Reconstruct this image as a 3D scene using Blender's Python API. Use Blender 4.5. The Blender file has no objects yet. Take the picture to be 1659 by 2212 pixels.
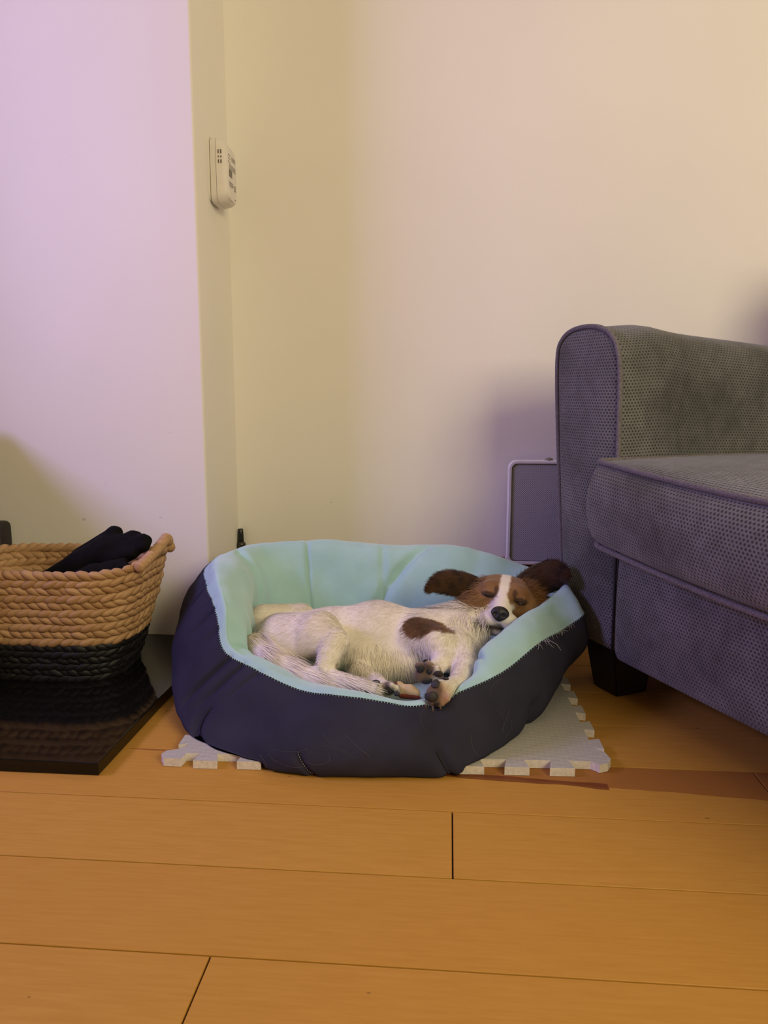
import bpy, bmesh, math, random
import numpy as np
from mathutils import Vector, Matrix, noise
from mathutils.bvhtree import BVHTree

SC = bpy.context.scene
COL = SC.collection
rad = math.radians
random.seed(7)
RNG = np.random.default_rng(7)

# ------------------------------------------------------------------ camera
cd = bpy.data.cameras.new('camera')
cam = bpy.data.objects.new('camera', cd)
COL.objects.link(cam)
cam.location = (0, 0, 0.5)
cam.rotation_euler = (rad(81.2), 0, rad(4.8))
cd.sensor_fit = 'HORIZONTAL'
cd.sensor_width = 36.0
cd.lens = 36.04
cd.clip_start = 0.02
SC.camera = cam

# ------------------------------------------------------------------ world, lights, exposure
wd = bpy.data.worlds.new('world')
SC.world = wd
wd.use_nodes = True
wd.node_tree.nodes['Background'].inputs[0].default_value = (0.9, 0.8, 0.7, 1)
wd.node_tree.nodes['Background'].inputs[1].default_value = 0.05


def area(name, loc, target, size, power, color, size_y=None):
    l = bpy.data.lights.new(name, 'AREA')
    l.energy = power
    l.color = color
    l.size = size
    if size_y:
        l.shape = 'RECTANGLE'
        l.size_y = size_y
    o = bpy.data.objects.new(name, l)
    COL.objects.link(o)
    o.location = loc
    o.rotation_euler = (Vector(target) - Vector(loc)).to_track_quat('-Z', 'Y').to_euler()
    return o


area('warm_lamp_light', (1.20, -0.62, 1.28), (0.0, 1.4, 0.35), 0.85, 29, (1.0, 0.87, 0.54))
area('warm_fill_light', (1.5, 0.0, 1.6), (0.0, 1.4, 0.6), 0.5, 3.5, (1.0, 0.87, 0.54))  # unseen warm fill, added to balance wall and floor brightness
area('ceiling_lamp_light', (0.1, -0.2, 2.3), (0.0, 0.3, 0.0), 0.7, 2.5, (1.0, 0.87, 0.54))
area('violet_screen_light', (-1.72, 0.70, 1.18), (0.2, 1.4, 0.4), 0.55, 22, (0.48, 0.38, 1.0), 0.4)

SC.view_settings.view_transform = 'Standard'
SC.view_settings.look = 'None'
SC.view_settings.gamma = 1.0
SC.view_settings.use_curve_mapping = False
SC.view_settings.exposure = 0.0


# ------------------------------------------------------------------ helpers: materials
class NT:
    def __init__(self, name):
        self.m = bpy.data.materials.new(name)
        self.m.use_nodes = True
        self.t = self.m.node_tree
        self.b = self.t.nodes['Principled BSDF']

    def n(self, typ, **kw):
        x = self.t.nodes.new(typ)
        for k, v in kw.items():
            if hasattr(x, k):
                setattr(x, k, v)
        return x

    def l(self, a, b):
        self.t.links.new(a, b)

    def math(self, op, a, b=None, c=None):
        x = self.n('ShaderNodeMath', operation=op)
        for i, v in enumerate((a, b, c)):
            if v is None:
                continue
            if isinstance(v, (int, float)):
                x.inputs[i].default_value = v
            else:
                self.l(v, x.inputs[i])
        return x.outputs[0]

    def mix(self, fac, a, b, blend='MIX'):
        x = self.n('ShaderNodeMix', data_type='RGBA', blend_type=blend)
        for s, v in ((x.inputs[0], fac), (x.inputs[6], a), (x.inputs[7], b)):
            if isinstance(v, (int, float)):
                s.default_value = v
            elif isinstance(v, tuple):
                s.default_value = v if len(v) == 4 else v + (1,)
            else:
                self.l(v, s)
        return x.outputs[2]

    def ramp(self, fac, stops):
        x = self.n('ShaderNodeValToRGB')
        e = x.color_ramp.elements
        while len(e) < len(stops):
            e.new(0.5)
        for i, (p, c) in enumerate(stops):
            e[i].position = p
            e[i].color = c if len(c) == 4 else c + (1,)
        self.l(fac, x.inputs[0])
        return x.outputs[0]

    def coord(self, which='Object'):
        return self.n('ShaderNodeTexCoord').outputs[which]

    def noise(self, scale, detail=3, vec=None, rough=0.5):
        x = self.n('ShaderNodeTexNoise')
        x.inputs['Scale'].default_value = scale
        x.inputs['Detail'].default_value = detail
        x.inputs['Roughness'].default_value = rough
        if vec is not None:
            self.l(vec, x.inputs['Vector'])
        return x.outputs[0]

    def mapping(self, vec, scale=(1, 1, 1), loc=(0, 0, 0), rot=(0, 0, 0)):
        x = self.n('ShaderNodeMapping')
        x.inputs['Scale'].default_value = scale
        x.inputs['Location'].default_value = loc
        x.inputs['Rotation'].default_value = rot
        self.l(vec, x.inputs['Vector'])
        return x.outputs[0]

    def bump(self, h, strength=0.3, dist=0.002):
        x = self.n('ShaderNodeBump')
        x.inputs['Strength'].default_value = strength
        x.inputs['Distance'].default_value = dist
        self.l(h, x.inputs['Height'])
        self.l(x.outputs[0], self.b.inputs['Normal'])

    def col(self, c):
        if isinstance(c, tuple):
            self.b.inputs['Base Color'].default_value = c if len(c) == 4 else c + (1,)
        else:
            self.l(c, self.b.inputs['Base Color'])

    def set(self, rough=0.6, spec=0.5, metal=0.0, sheen=0.0):
        self.b.inputs['Roughness'].default_value = rough
        self.b.inputs['Specular IOR Level'].default_value = spec
        self.b.inputs['Metallic'].default_value = metal
        self.b.inputs['Sheen Weight'].default_value = sheen
        return self.m


def simple(name, c, rough=0.6, spec=0.5, metal=0.0, nscale=60, namt=0.12, bump=0.0):
    k = NT(name)
    n = k.noise(nscale, 3, k.coord())
    lo = tuple(v * (1 - namt) for v in c)
    hi = tuple(min(1, v * (1 + namt)) for v in c)
    k.col(k.ramp(n, [(0.3, lo), (0.7, hi)]))
    if bump:
        k.bump(n, bump, 0.002)
    return k.set(rough, spec, metal)


def m_wall():
    k = NT('wall_paint')
    n = k.noise(420, 2, k.coord())
    n2 = k.noise(3, 2, k.coord())
    k.col(k.ramp(n2, [(0.3, (0.80, 0.77, 0.70)), (0.7, (0.83, 0.80, 0.73))]))
    k.bump(n, 0.12, 0.0006)
    return k.set(0.75, 0.25)


def m_maple(name, heart=False):
    k = NT(name)
    oi = k.n('ShaderNodeObjectInfo')
    co = k.coord()
    off = k.n('ShaderNodeVectorMath', operation='ADD')
    k.l(co, off.inputs[0])
    sc = k.n('ShaderNodeVectorMath', operation='SCALE')
    sc.inputs[0].default_value = (7.3, 3.1, 1.7)
    k.l(oi.outputs['Random'], sc.inputs['Scale'])
    k.l(sc.outputs[0], off.inputs[1])
    v = off.outputs[0]
    grain = k.noise(30, 5, k.mapping(v, (0.6, 7.0, 1)), 0.6)
    fine = k.noise(160, 3, k.mapping(v, (0.25, 5.0, 1)), 0.7)
    cloud = k.noise(4, 3, k.mapping(v, (1, 2.2, 1)))
    c = k.ramp(grain, [(0.30, (0.45, 0.230, 0.040)), (0.55, (0.50, 0.268, 0.051)), (0.80, (0.54, 0.30, 0.063))])
    c = k.mix(k.math('MULTIPLY', k.math('SUBTRACT', 0.62, fine), 0.35), c, (0.30, 0.12, 0.03))
    c = k.mix(k.math('MULTIPLY', cloud, 0.35), c, (0.52, 0.255, 0.040))
    tint = k.math('MULTIPLY', oi.outputs['Random'], 0.34)
    c = k.mix(tint, c, (0.42, 0.19, 0.028))
    # small knots and pin flecks of the timber itself
    vo = k.n('ShaderNodeTexVoronoi', feature='F1')
    vo.inputs['Scale'].default_value = 9
    k.l(k.mapping(v, (1.0, 1.6, 0.01)), vo.inputs['Vector'])
    kn = k.math('LESS_THAN', vo.outputs['Distance'], k.math('MULTIPLY', k.noise(3, 1, v), 0.055))
    c = k.mix(k.math('MULTIPLY', kn, 0.5), c, (0.16, 0.06, 0.015))
    if heart:
        sx = k.n('ShaderNodeSeparateXYZ')
        geo = k.n('ShaderNodeNewGeometry')
        k.l(geo.outputs['Position'], sx.inputs[0])
        wob = k.noise(5, 3, k.mapping(geo.outputs['Position'], (1, 5, 1)))
        edge = k.math('ADD', k.math('MULTIPLY', wob, 0.022), k.math('MULTIPLY', sx.outputs[0], -0.08))
        yy = k.math('SUBTRACT', sx.outputs[1], k.math('ADD', edge, 0.946))
        inside = k.math('GREATER_THAN', yy, 0.0)
        c = k.mix(k.math('MULTIPLY', inside, 0.75), c, (0.27, 0.10, 0.026))
        near = k.math('LESS_THAN', k.math('ABSOLUTE', k.math('ADD', yy, -0.002)), k.math('MULTIPLY', k.noise(9, 2, geo.outputs['Position']), 0.0115))
        lim = k.math('MULTIPLY', near, k.math('MULTIPLY', k.math('GREATER_THAN', sx.outputs[0], -0.05), k.math('LESS_THAN', sx.outputs[0], 0.21)))
        c = k.mix(k.math('MULTIPLY', lim, 0.8), c, (0.12, 0.025, 0.008))
    k.col(c)
    k.bump(fine, 0.05, 0.0008)
    return k.set(0.5, 0.16)


def m_weave(name, base=(0.104, 0.105, 0.108), pitch=0.0062):
    """staggered hexagonal dimple weave of the sofa fabric, from metric UVs"""
    k = NT(name)
    uv = k.coord('UV')
    sx = k.n('ShaderNodeSeparateXYZ')
    k.l(uv, sx.inputs[0])
    wob = k.noise(45, 2, uv)
    v = k.math('DIVIDE', sx.outputs[1], pitch * 0.80)
    row = k.math('FLOOR', v)
    u = k.math('ADD', k.math('DIVIDE', sx.outputs[0], pitch), k.math('MULTIPLY', k.math('MODULO', k.math('ABSOLUTE', row), 2.0), 0.5))
    fu = k.math('SUBTRACT', k.math('FRACT', u), 0.5)
    fv = k.math('SUBTRACT', k.math('FRACT', v), 0.5)
    d = k.math('SQRT', k.math('ADD', k.math('MULTIPLY', k.math('MULTIPLY', fu, fu), 1.2), k.math('MULTIPLY', fv, fv)))
    d = k.math('ADD', d, k.math('MULTIPLY', k.math('SUBTRACT', wob, 0.5), 0.25))
    blot = k.noise(7, 4, k.coord(), 0.6)
    blot2 = k.noise(55, 2, k.coord())
    lum = k.math('ADD', k.math('MULTIPLY', blot, 1.1), k.math('MULTIPLY', blot2, 0.25))
    hi = k.ramp(lum, [(0.48, tuple(c * 0.68 for c in base)), (0.82, tuple(c * 1.55 for c in base))])
    c = k.mix(k.ramp(d, [(0.16, (0, 0, 0)), (0.40, (1, 1, 1))]), tuple(c * 0.30 for c in base), hi)
    k.col(c)
    k.bump(k.ramp(d, [(0.1, (0, 0, 0)), (0.45, (1, 1, 1))]), 0.7, 0.0022)
    return k.set(0.85, 0.2, 0, 0.25)


def m_fleece():
    k = NT('aqua_fleece')
    co = k.coord()
    n = k.noise(650, 3, co, 0.7)
    n2 = k.noise(18, 3, co)
    c = k.ramp(n2, [(0.3, (0.36, 0.58, 0.57)), (0.7, (0.42, 0.65, 0.64))])
    c = k.mix(k.math('MULTIPLY', n, 0.25), c, (0.28, 0.46, 0.50))
    k.col(c)
    k.bump(n, 0.35, 0.002)
    return k.set(0.95, 0.1, 0, 0.4)


def m_cover():
    k = NT('charcoal_cover_cloth')
    co = k.coord()
    n = k.noise(1500, 2, co)
    n2 = k.noise(14, 3, co)
    c = k.ramp(n2, [(0.3, (0.026, 0.0255, 0.043)), (0.7, (0.035, 0.0345, 0.056))])
    k.col(c)
    w = k.noise(28, 3, k.mapping(co, (1, 1, 3)))
    k.bump(k.math('ADD', k.math('MULTIPLY', n, 0.15), w), 0.16, 0.003)
    return k.set(0.9, 0.12, 0, 0.0)


def m_foam():
    k = NT('foam_mat_top')
    co = k.coord()
    wx = k.n('ShaderNodeTexWave', wave_type='BANDS', bands_direction='Y')
    wx.inputs['Scale'].default_value = 88
    wx.inputs['Distortion'].default_value = 1.5
    wx.inputs['Detail Scale'].default_value = 4
    k.l(co, wx.inputs['Vector'])
    wy = k.n('ShaderNodeTexWave', wave_type='BANDS', bands_direction='X')
    wy.inputs['Scale'].default_value = 40
    wy.inputs['Distortion'].default_value = 2.5
    k.l(co, wy.inputs['Vector'])
    h = k.math('ADD', wx.outputs[1], k.math('MULTIPLY', wy.outputs[1], 0.18))
    k.col(k.ramp(h, [(0.15, (0.36, 0.345, 0.30)), (0.75, (0.49, 0.47, 0.42))]))
    k.bump(h, 0.35, 0.0012)
    return k.set(0.75, 0.3)


def m_vcol(name, rough=0.85):
    k = NT(name)
    a = k.n('ShaderNodeVertexColor')
    a.layer_name = 'coat'
    n = k.noise(160, 3, k.coord())
    k.col(k.mix(k.math('MULTIPLY', n, 0.22), a.outputs[0], k.mix(0.45, a.outputs[0], (0.1, 0.06, 0.03))))
    return k.set(rough, 0.2, 0, 0.15)


def m_mesh_grille():
    k = NT('perforated_grille')
    co = k.coord()
    sx = k.n('ShaderNodeSeparateXYZ')
    k.l(co, sx.inputs[0])
    p = 0.0042
    v = k.math('DIVIDE', sx.outputs[2], p * 0.5)
    row = k.math('FLOOR', v)
    u = k.math('ADD', k.math('DIVIDE', sx.outputs[0], p), k.math('MULTIPLY', k.math('MODULO', k.math('ABSOLUTE', row), 2.0), 0.5))
    fu = k.math('SUBTRACT', k.math('FRACT', u), 0.5)
    fv = k.math('MULTIPLY', k.math('SUBTRACT', k.math('FRACT', v), 0.5), 0.5)
    d = k.math('SQRT', k.math('ADD', k.math('MULTIPLY', fu, fu), k.math('MULTIPLY', fv, fv)))
    k.col(k.ramp(d, [(0.17, (0.08, 0.08, 0.10)), (0.25, (0.55, 0.54, 0.57))]))
    k.bump(k.ramp(d, [(0.17, (0, 0, 0)), (0.27, (1, 1, 1))]), 0.5, 0.001)
    return k.set(0.5, 0.4)


M = {}
M['wall'] = m_wall()
M['maple'] = m_maple('maple_plank')
M['maple_heart'] = m_maple('maple_heartwood_plank', True)
M['gap'] = simple('floor_underlay', (0.05, 0.025, 0.01), 0.9)
M['skirting'] = simple('stained_skirting', (0.22, 0.075, 0.022), 0.45, nscale=20)
M['granite'] = simple('polished_black_granite', (0.0065, 0.0060, 0.005), 0.06, 0.32, nscale=300, namt=0.4)
M['weave'] = m_weave('sofa_weave')
M['piping'] = simple('sofa_piping', (0.145, 0.13, 0.14), 0.9, nscale=700, namt=0.6, bump=0.5)
M['black_wood'] = simple('black_stained_wood', (0.012, 0.009, 0.007), 0.4)
M['fleece'] = m_fleece()
M['cover'] = m_cover()
M['thread_pale'] = simple('pale_thread', (0.35, 0.36, 0.34), 0.9)
M['hair_grey'] = simple('shed_hair', (0.16, 0.15, 0.15), 0.8)
M['thread_dark'] = simple('dark_thread', (0.015, 0.014, 0.02), 0.9)
M['foam'] = m_foam()
M['foam_side'] = simple('foam_mat_edge', (0.68, 0.64, 0.56), 0.8, nscale=200)
M['straw'] = None
M['coat'] = m_vcol('dog_coat')
M['nose'] = simple('dog_nose_leather', (0.012, 0.011, 0.012), 0.38, nscale=500, bump=0.4)
M['eye'] = simple('dog_eye_dark', (0.006, 0.005, 0.005), 0.15)
M['pad'] = simple('paw_pad_skin', (0.022, 0.019, 0.021), 0.6, nscale=400, bump=0.5)
M['pad_pink'] = simple('paw_pad_pink', (0.42, 0.20, 0.14), 0.6, nscale=300)
M['claw'] = simple('claw_horn', (0.10, 0.07, 0.05), 0.4)
M['white_plastic'] = simple('white_plastic', (0.80, 0.78, 0.77), 0.45, nscale=90, namt=0.03)
M['alarm_plastic'] = simple('alarm_plastic', (0.72, 0.68, 0.62), 0.5, nscale=90, namt=0.02)
M['print'] = simple('alarm_print', (0.14, 0.12, 0.10), 0.7)
M['print_soft'] = simple('alarm_print_soft', (0.36, 0.32, 0.29), 0.7)
M['lcd'] = simple('lcd_window', (0.075, 0.062, 0.05), 0.25)
M['seam_grey'] = simple('plastic_seam', (0.30, 0.27, 0.23), 0.7)
M['grille'] = m_mesh_grille()
M['dial'] = simple('brass_grey_dial', (0.20, 0.19, 0.15), 0.4)
M['glove'] = simple('black_suede', (0.0035, 0.0033, 0.0033), 0.85, 0.12, nscale=90, namt=0.4, bump=0.4)
M['glove_worn'] = simple('worn_suede', (0.022, 0.015, 0.008), 0.8, nscale=90, namt=0.5)
M['straw_gap'] = simple('straw_gap_shade', (0.10, 0.055, 0.022), 0.9)  # straw tone darkened to paint shade between the braided strands
M['black_straw'] = simple('black_straw', (0.004, 0.0045, 0.006), 0.6, nscale=200)
M['bag'] = simple('dark_leather', (0.017, 0.013, 0.012), 0.55, nscale=60, namt=0.4)
M['copper'] = simple('copper_rivet', (0.40, 0.18, 0.08), 0.35, metal=0.8)
M['bottle_cap'] = simple('black_bottle_cap', (0.006, 0.006, 0.006), 0.35)
M['bone'] = simple('chew_bone', (0.62, 0.46, 0.26), 0.5, nscale=40, namt=0.2)
M['bone_red'] = simple('chew_bone_marrow', (0.14, 0.018, 0.006), 0.4, nscale=60, namt=0.5)


def m_straw():
    k = NT('braided_straw')
    oi = k.n('ShaderNodeObjectInfo')
    co = k.coord()
    g = k.noise(60, 4, k.mapping(co, (1, 1, 5)), 0.7)
    a = k.n('ShaderNodeNewGeometry')
    c = k.ramp(g, [(0.3, (0.40, 0.235, 0.105)), (0.7, (0.55, 0.35, 0.18))])
    c = k.mix(k.math('MULTIPLY', oi.outputs['Random'], 0.5), c, (0.30, 0.16, 0.065))
    k.col(c)
    k.bump(g, 0.3, 0.002)
    return k.set(0.6, 0.35)


M['straw'] = m_straw()
k = NT('green_glass')
k.col((0.06, 0.055, 0.03))
k.b.inputs['Transmission Weight'].default_value = 0.55
M['bottle_glass'] = k.set(0.08, 0.5)


# ------------------------------------------------------------------ helpers: objects
def tag(o, label=None, cat=None, group=None, kind=None):
    for kk, v in (('label', label), ('category', cat), ('group', group), ('kind', kind)):
        if v:
            o[kk] = v
    return o


def empty(name, loc, label=None, cat=None, group=None, rz=0.0):
    o = bpy.data.objects.new(name, None)
    o.empty_display_size = 0.05
    COL.objects.link(o)
    o.location = loc
    o.rotation_euler = (0, 0, rz)
    return tag(o, label, cat, group)


def link(name, me, mat=None, parent=None, smooth=True, loc=None):
    if isinstance(mat, (list, tuple)):
        for m in mat:
            me.materials.append(m)
    elif mat is not None and not me.materials:
        me.materials.append(mat)
    if smooth:
        me.shade_smooth()
    o = bpy.data.objects.new(name, me)
    COL.objects.link(o)
    if parent is not None:
        o.parent = parent
    if loc is not None:
        o.location = loc
    return o


def wpos(parent):
    """world position of an (unrotated) parent chain"""
    p = Vector((0, 0, 0))
    while parent is not None:
        p += parent.location
        parent = parent.parent
    return p


def pymesh(name, verts, faces, parent=None, uv=None):
    """mesh from world-space verts, stored relative to the parent"""
    off = wpos(parent)
    v = np.asarray(verts, dtype=float) - np.array(off)
    me = bpy.data.meshes.new(name)
    me.from_pydata(v.tolist(), [], [tuple(int(i) for i in f) for f in faces])
    if uv is not None:
        l = me.uv_layers.new(name='UVMap')
        li = np.empty(len(me.loops), dtype=np.int32)
        me.loops.foreach_get('vertex_index', li)
        l.data.foreach_set('uv', np.asarray(uv, dtype=float)[li].ravel())
    me.update()
    return me


def bm_mesh(name, bm, parent=None):
    off = wpos(parent)
    bmesh.ops.translate(bm, verts=bm.verts, vec=-off)
    bmesh.ops.recalc_face_normals(bm, faces=bm.faces)
    me = bpy.data.meshes.new(name)
    bm.to_mesh(me)
    bm.free()
    return me


def box(bm, lo, hi, bevel=0.0, seg=2, rot=None, piv=None):
    r = bmesh.ops.create_cube(bm, size=1.0)
    vs = r['verts']
    lo = Vector(lo)
    hi = Vector(hi)
    c = (lo + hi) / 2
    s = hi - lo
    bmesh.ops.scale(bm, verts=vs, vec=s)
    bmesh.ops.translate(bm, verts=vs, vec=c)
    if bevel:
        es = list({e for v in vs for e in v.link_edges})
        g = bmesh.ops.bevel(bm, geom=es, offset=bevel, segments=seg, affect='EDGES', profile=0.5)
        vs = list({v for f in g['faces'] for v in f.verts} | {v for v in vs if v.is_valid})
    if rot is not None:
        bmesh.ops.rotate(bm, verts=[v for v in vs if v.is_valid], cent=piv if piv is not None else c, matrix=rot)
    return vs


def boxobj(name, lo, hi, mat, parent=None, bevel=0.0, seg=2, rot=None, piv=None, smooth=False):
    bm = bmesh.new()
    box(bm, lo, hi, bevel, seg, rot, piv)
    return link(name, bm_mesh(name, bm, parent), mat, parent, smooth)


def tube_data(pts, r, sides=8, closed=False, caps=True):
    pts = [Vector(p) for p in pts]
    n = len(pts)
    rr = r if hasattr(r, '__len__') else [r] * n
    vs, fs = [], []
    up = None
    for i, p in enumerate(pts):
        a = pts[(i - 1) % n] if (closed or i > 0) else p
        b = pts[(i + 1) % n] if (closed or i < n - 1) else p
        t = (b - a).normalized()
        if up is None:
            up = Vector((0, 0, 1)) if abs(t.z) < 0.9 else Vector((1, 0, 0))
        x = t.cross(up)
        if x.length < 1e-6:
            x = t.orthogonal()
        x.normalize()
        up = x.cross(t).normalized()
        for j in range(sides):
            an = 2 * math.pi * j / sides
            vs.append(p + (x * math.cos(an) + up * math.sin(an)) * rr[i])
    m = n if closed else n - 1
    for i in range(m):
        for j in range(sides):
            a = i * sides + j
            b = i * sides + (j + 1) % sides
            c = ((i + 1) % n) * sides + (j + 1) % sides
            d = ((i + 1) % n) * sides + j
            fs.append((a, b, c, d))
    if caps and not closed:
        fs.append(tuple(reversed(range(sides))))
        fs.append(tuple(range((n - 1) * sides, n * sides)))
    return [tuple(v) for v in vs], fs


def tube(name, pts, r, mat, parent=None, sides=8, closed=False):
    vs, fs = tube_data(pts, r, sides, closed)
    return link(name, pymesh(name, vs, fs, parent), mat, parent)


def tubes(name, lines, r, mat, parent=None, sides=4):
    V, F = [], []
    for pts in lines:
        vs, fs = tube_data(pts, r, sides)
        o = len(V)
        V += vs
        F += [tuple(i + o for i in f) for f in fs]
    return link(name, pymesh(name, V, F, parent), mat, parent)


def lathe(name, prof, c, mat, parent=None, seg=24):
    vs, fs = [], []
    for r, z in prof:
        for j in range(seg):
            a = 2 * math.pi * j / seg
            vs.append((c[0] + r * math.cos(a), c[1] + r * math.sin(a), c[2] + z))
    n = len(prof)
    for i in range(n - 1):
        for j in range(seg):
            fs.append((i * seg + j, i * seg + (j + 1) % seg, (i + 1) * seg + (j + 1) % seg, (i + 1) * seg + j))
    fs.append(tuple(reversed(range(seg))))
    fs.append(tuple(range((n - 1) * seg, n * seg)))
    return link(name, pymesh(name, vs, fs, parent), mat, parent)


def ball(name, c, r, mat, parent=None, frame=None, seg=14, ring=9, shape=None):
    """ellipsoid with its axes along frame (x,y,z vectors)"""
    X, Y, Z = frame or (Vector((1, 0, 0)), Vector((0, 1, 0)), Vector((0, 0, 1)))
    c = Vector(c)
    r = r if hasattr(r, '__len__') else (r, r, r)
    vs, fs = [], []
    for i in range(ring + 1):
        th = math.pi * i / ring
        for j in range(seg):
            ph = 2 * math.pi * j / seg
            p = [math.sin(th) * math.cos(ph), math.sin(th) * math.sin(ph), math.cos(th)]
            if shape:
                p = shape(p)
            vs.append(tuple(c + X * (p[0] * r[0]) + Y * (p[1] * r[1]) + Z * (p[2] * r[2])))
    for i in range(ring):
        for j in range(seg):
            fs.append((i * seg + j, (i + 1) * seg + j, (i + 1) * seg + (j + 1) % seg, i * seg + (j + 1) % seg))
    return link(name, pymesh(name, vs, fs, parent), mat, parent)


def catmull(P, u, closed):
    """P (n,k) control points, u parameter array in [0,n) (closed) or [0,n-1]"""
    P = np.asarray(P, float)
    n = len(P)
    u = np.asarray(u, float)
    i = np.floor(u).astype(int)
    if not closed:
        i = np.clip(i, 0, n - 2)
    t = (u - i)[:, None]

    def g(j):
        return P[j % n] if closed else P[np.clip(j, 0, n - 1)]
    p0, p1, p2, p3 = g(i - 1), g(i), g(i + 1), g(i + 2)
    return 0.5 * (2 * p1 + (p2 - p0) * t + (2 * p0 - 5 * p1 + 4 * p2 - p3) * t**2 + (3 * p1 - p0 - 3 * p2 + p3) * t**3)


# ---- signed distance modelling: one continuous body out of blended tapered limbs
class SDF:
    def __init__(self, lo, hi, h):
        self.h = h
        self.lo = np.array(lo, float)
        self.n = np.ceil((np.array(hi) - self.lo) / h).astype(int) + 1
        self.F = np.full(self.n, 0.05, np.float32)
        self.ax = [self.lo[i] + h * np.arange(self.n[i]) for i in range(3)]

    def _win(self, lo, hi):
        s = []
        for i in range(3):
            a = int(max(0, math.floor((lo[i] - self.lo[i]) / self.h)))
            b = int(min(self.n[i], math.ceil((hi[i] - self.lo[i]) / self.h) + 1))
            s.append(slice(a, max(a, b)))
        g = np.meshgrid(*[self.ax[i][s[i]] for i in range(3)], indexing='ij')
        return tuple(s), [q.astype(np.float32) for q in g]

    def _blend(self, s, d, k, sub=False):
        f = self.F[s]
        if sub:
            d = -d
            hh = np.clip(0.5 - 0.5 * (f - d) / k, 0, 1)
            self.F[s] = f * (1 - hh) + d * hh + k * hh * (1 - hh)
        else:
            hh = np.clip(0.5 + 0.5 * (f - d) / k, 0, 1)
            self.F[s] = f * (1 - hh) + d * hh - k * hh * (1 - hh)

    def cone(self, a, ra, b, rb, k=0.01, sub=False):
        a = np.array(a, float)
        b = np.array(b, float)
        m = max(ra, rb) + 0.045
        s, g = self._win(np.minimum(a, b) - m, np.maximum(a, b) + m)
        ab = b - a
        L2 = max(float(ab @ ab), 1e-10)
        q = [g[i] - a[i] for i in range(3)]
        t = np.clip((q[0] * ab[0] + q[1] * ab[1] + q[2] * ab[2]) / L2, 0, 1)
        d = np.sqrt(sum((q[i] - t * ab[i])**2 for i in range(3))) - (ra + (rb - ra) * t)
        self._blend(s, d, k, sub)

    def ell(self, c, r, frame=None, k=0.01, sub=False):
        c = np.array(c, float)
        fr = np.array([list(v) for v in frame]) if frame else np.eye(3)
        m = max(r) + 0.045
        s, g = self._win(c - m, c + m)
        q = [g[i] - c[i] for i in range(3)]
        p = [sum(q[j] * fr[i][j] for j in range(3)) / r[i] for i in range(3)]
        k0 = np.sqrt(p[0]**2 + p[1]**2 + p[2]**2) + 1e-6
        k1 = np.sqrt((p[0] / r[0])**2 + (p[1] / r[1])**2 + (p[2] / r[2])**2) + 1e-6
        d = k0 * (k0 - 1) / k1
        self._blend(s, d, k, sub)

    def sample(self, P):
        q = (np.asarray(P, float) - self.lo) / self.h
        ok = ((q >= 0) & (q < self.n - 1.001)).all(1)
        out = np.full(len(q), 0.05)
        q = q[ok]
        i = np.floor(q).astype(int)
        f = q - i
        v = 0.0
        for c in ((0, 0, 0), (0, 0, 1), (0, 1, 0), (0, 1, 1), (1, 0, 0), (1, 0, 1), (1, 1, 0), (1, 1, 1)):
            w = np.prod([f[:, k] if c[k] else 1 - f[:, k] for k in range(3)], axis=0)
            v = v + w * self.F[i[:, 0] + c[0], i[:, 1] + c[1], i[:, 2] + c[2]]
        out[ok] = v
        return out

    def mesh(self, smooth=2):
        F = self.F
        S = F < 0
        nx, ny, nz = F.shape
        cs = [(i, j, l) for i in (0, 1) for j in (0, 1) for l in (0, 1)]

        def cut(A, c):
            return A[c[0]:nx - 1 + c[0], c[1]:ny - 1 + c[1], c[2]:nz - 1 + c[2]]
        cnt = sum(cut(S, c).astype(np.int8) for c in cs)
        act = (cnt > 0) & (cnt < 8)
        I = np.argwhere(act)
        idx = -np.ones(act.shape, np.int64)
        idx[act] = np.arange(len(I))
        val = np.stack([F[I[:, 0] + c[0], I[:, 1] + c[1], I[:, 2] + c[2]] for c in cs], 1).astype(float)
        pos = np.zeros((len(I), 3))
        num = np.zeros(len(I))
        C = np.array(cs, float)
        for a in range(8):
            for b in range(a + 1, 8):
                if np.abs(C[a] - C[b]).sum() != 1:
                    continue
                va, vb = val[:, a], val[:, b]
                m = (va < 0) != (vb < 0)
                t = np.where(m, va / np.where(m, va - vb, 1), 0)
                pos += np.where(m[:, None], C[a] + t[:, None] * (C[b] - C[a]), 0)
                num += m
        V = self.lo + self.h * (I + pos / num[:, None])
        quads = []
        for ax in range(3):
            sl0 = [slice(1, -1)] * 3
            sl1 = [slice(1, -1)] * 3
            sl0[ax] = slice(0, -1)
            sl1[ax] = slice(1, None)
            a, b = S[tuple(sl0)], S[tuple(sl1)]
            E = np.argwhere(a != b)
            o = np.ones(3, int)
            o[ax] = 0
            E = E + o
            flip = S[E[:, 0], E[:, 1], E[:, 2]]
            u, v = [(1, 2), (2, 0), (0, 1)][ax]
            du = np.zeros(3, int)
            dv = np.zeros(3, int)
            du[u] = 1
            dv[v] = 1
            q = np.stack([idx[tuple((E - du - dv).T)], idx[tuple((E - dv).T)], idx[tuple(E.T)], idx[tuple((E - du).T)]], 1)
            q = np.where(flip[:, None], q, q[:, ::-1])
            quads.append(q)
        Q = np.concatenate(quads)
        Q = Q[(Q >= 0).all(1)]
        for _ in range(smooth):
            acc = np.zeros_like(V)
            w = np.zeros(len(V))
            for i in range(4):
                j = (i + 1) % 4
                np.add.at(acc, Q[:, i], V[Q[:, j]])
                np.add.at(w, Q[:, i], 1)
                np.add.at(acc, Q[:, j], V[Q[:, i]])
                np.add.at(w, Q[:, j], 1)
            V = V * 0.5 + 0.5 * acc / np.maximum(w, 1)[:, None]
        return V, Q


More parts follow.
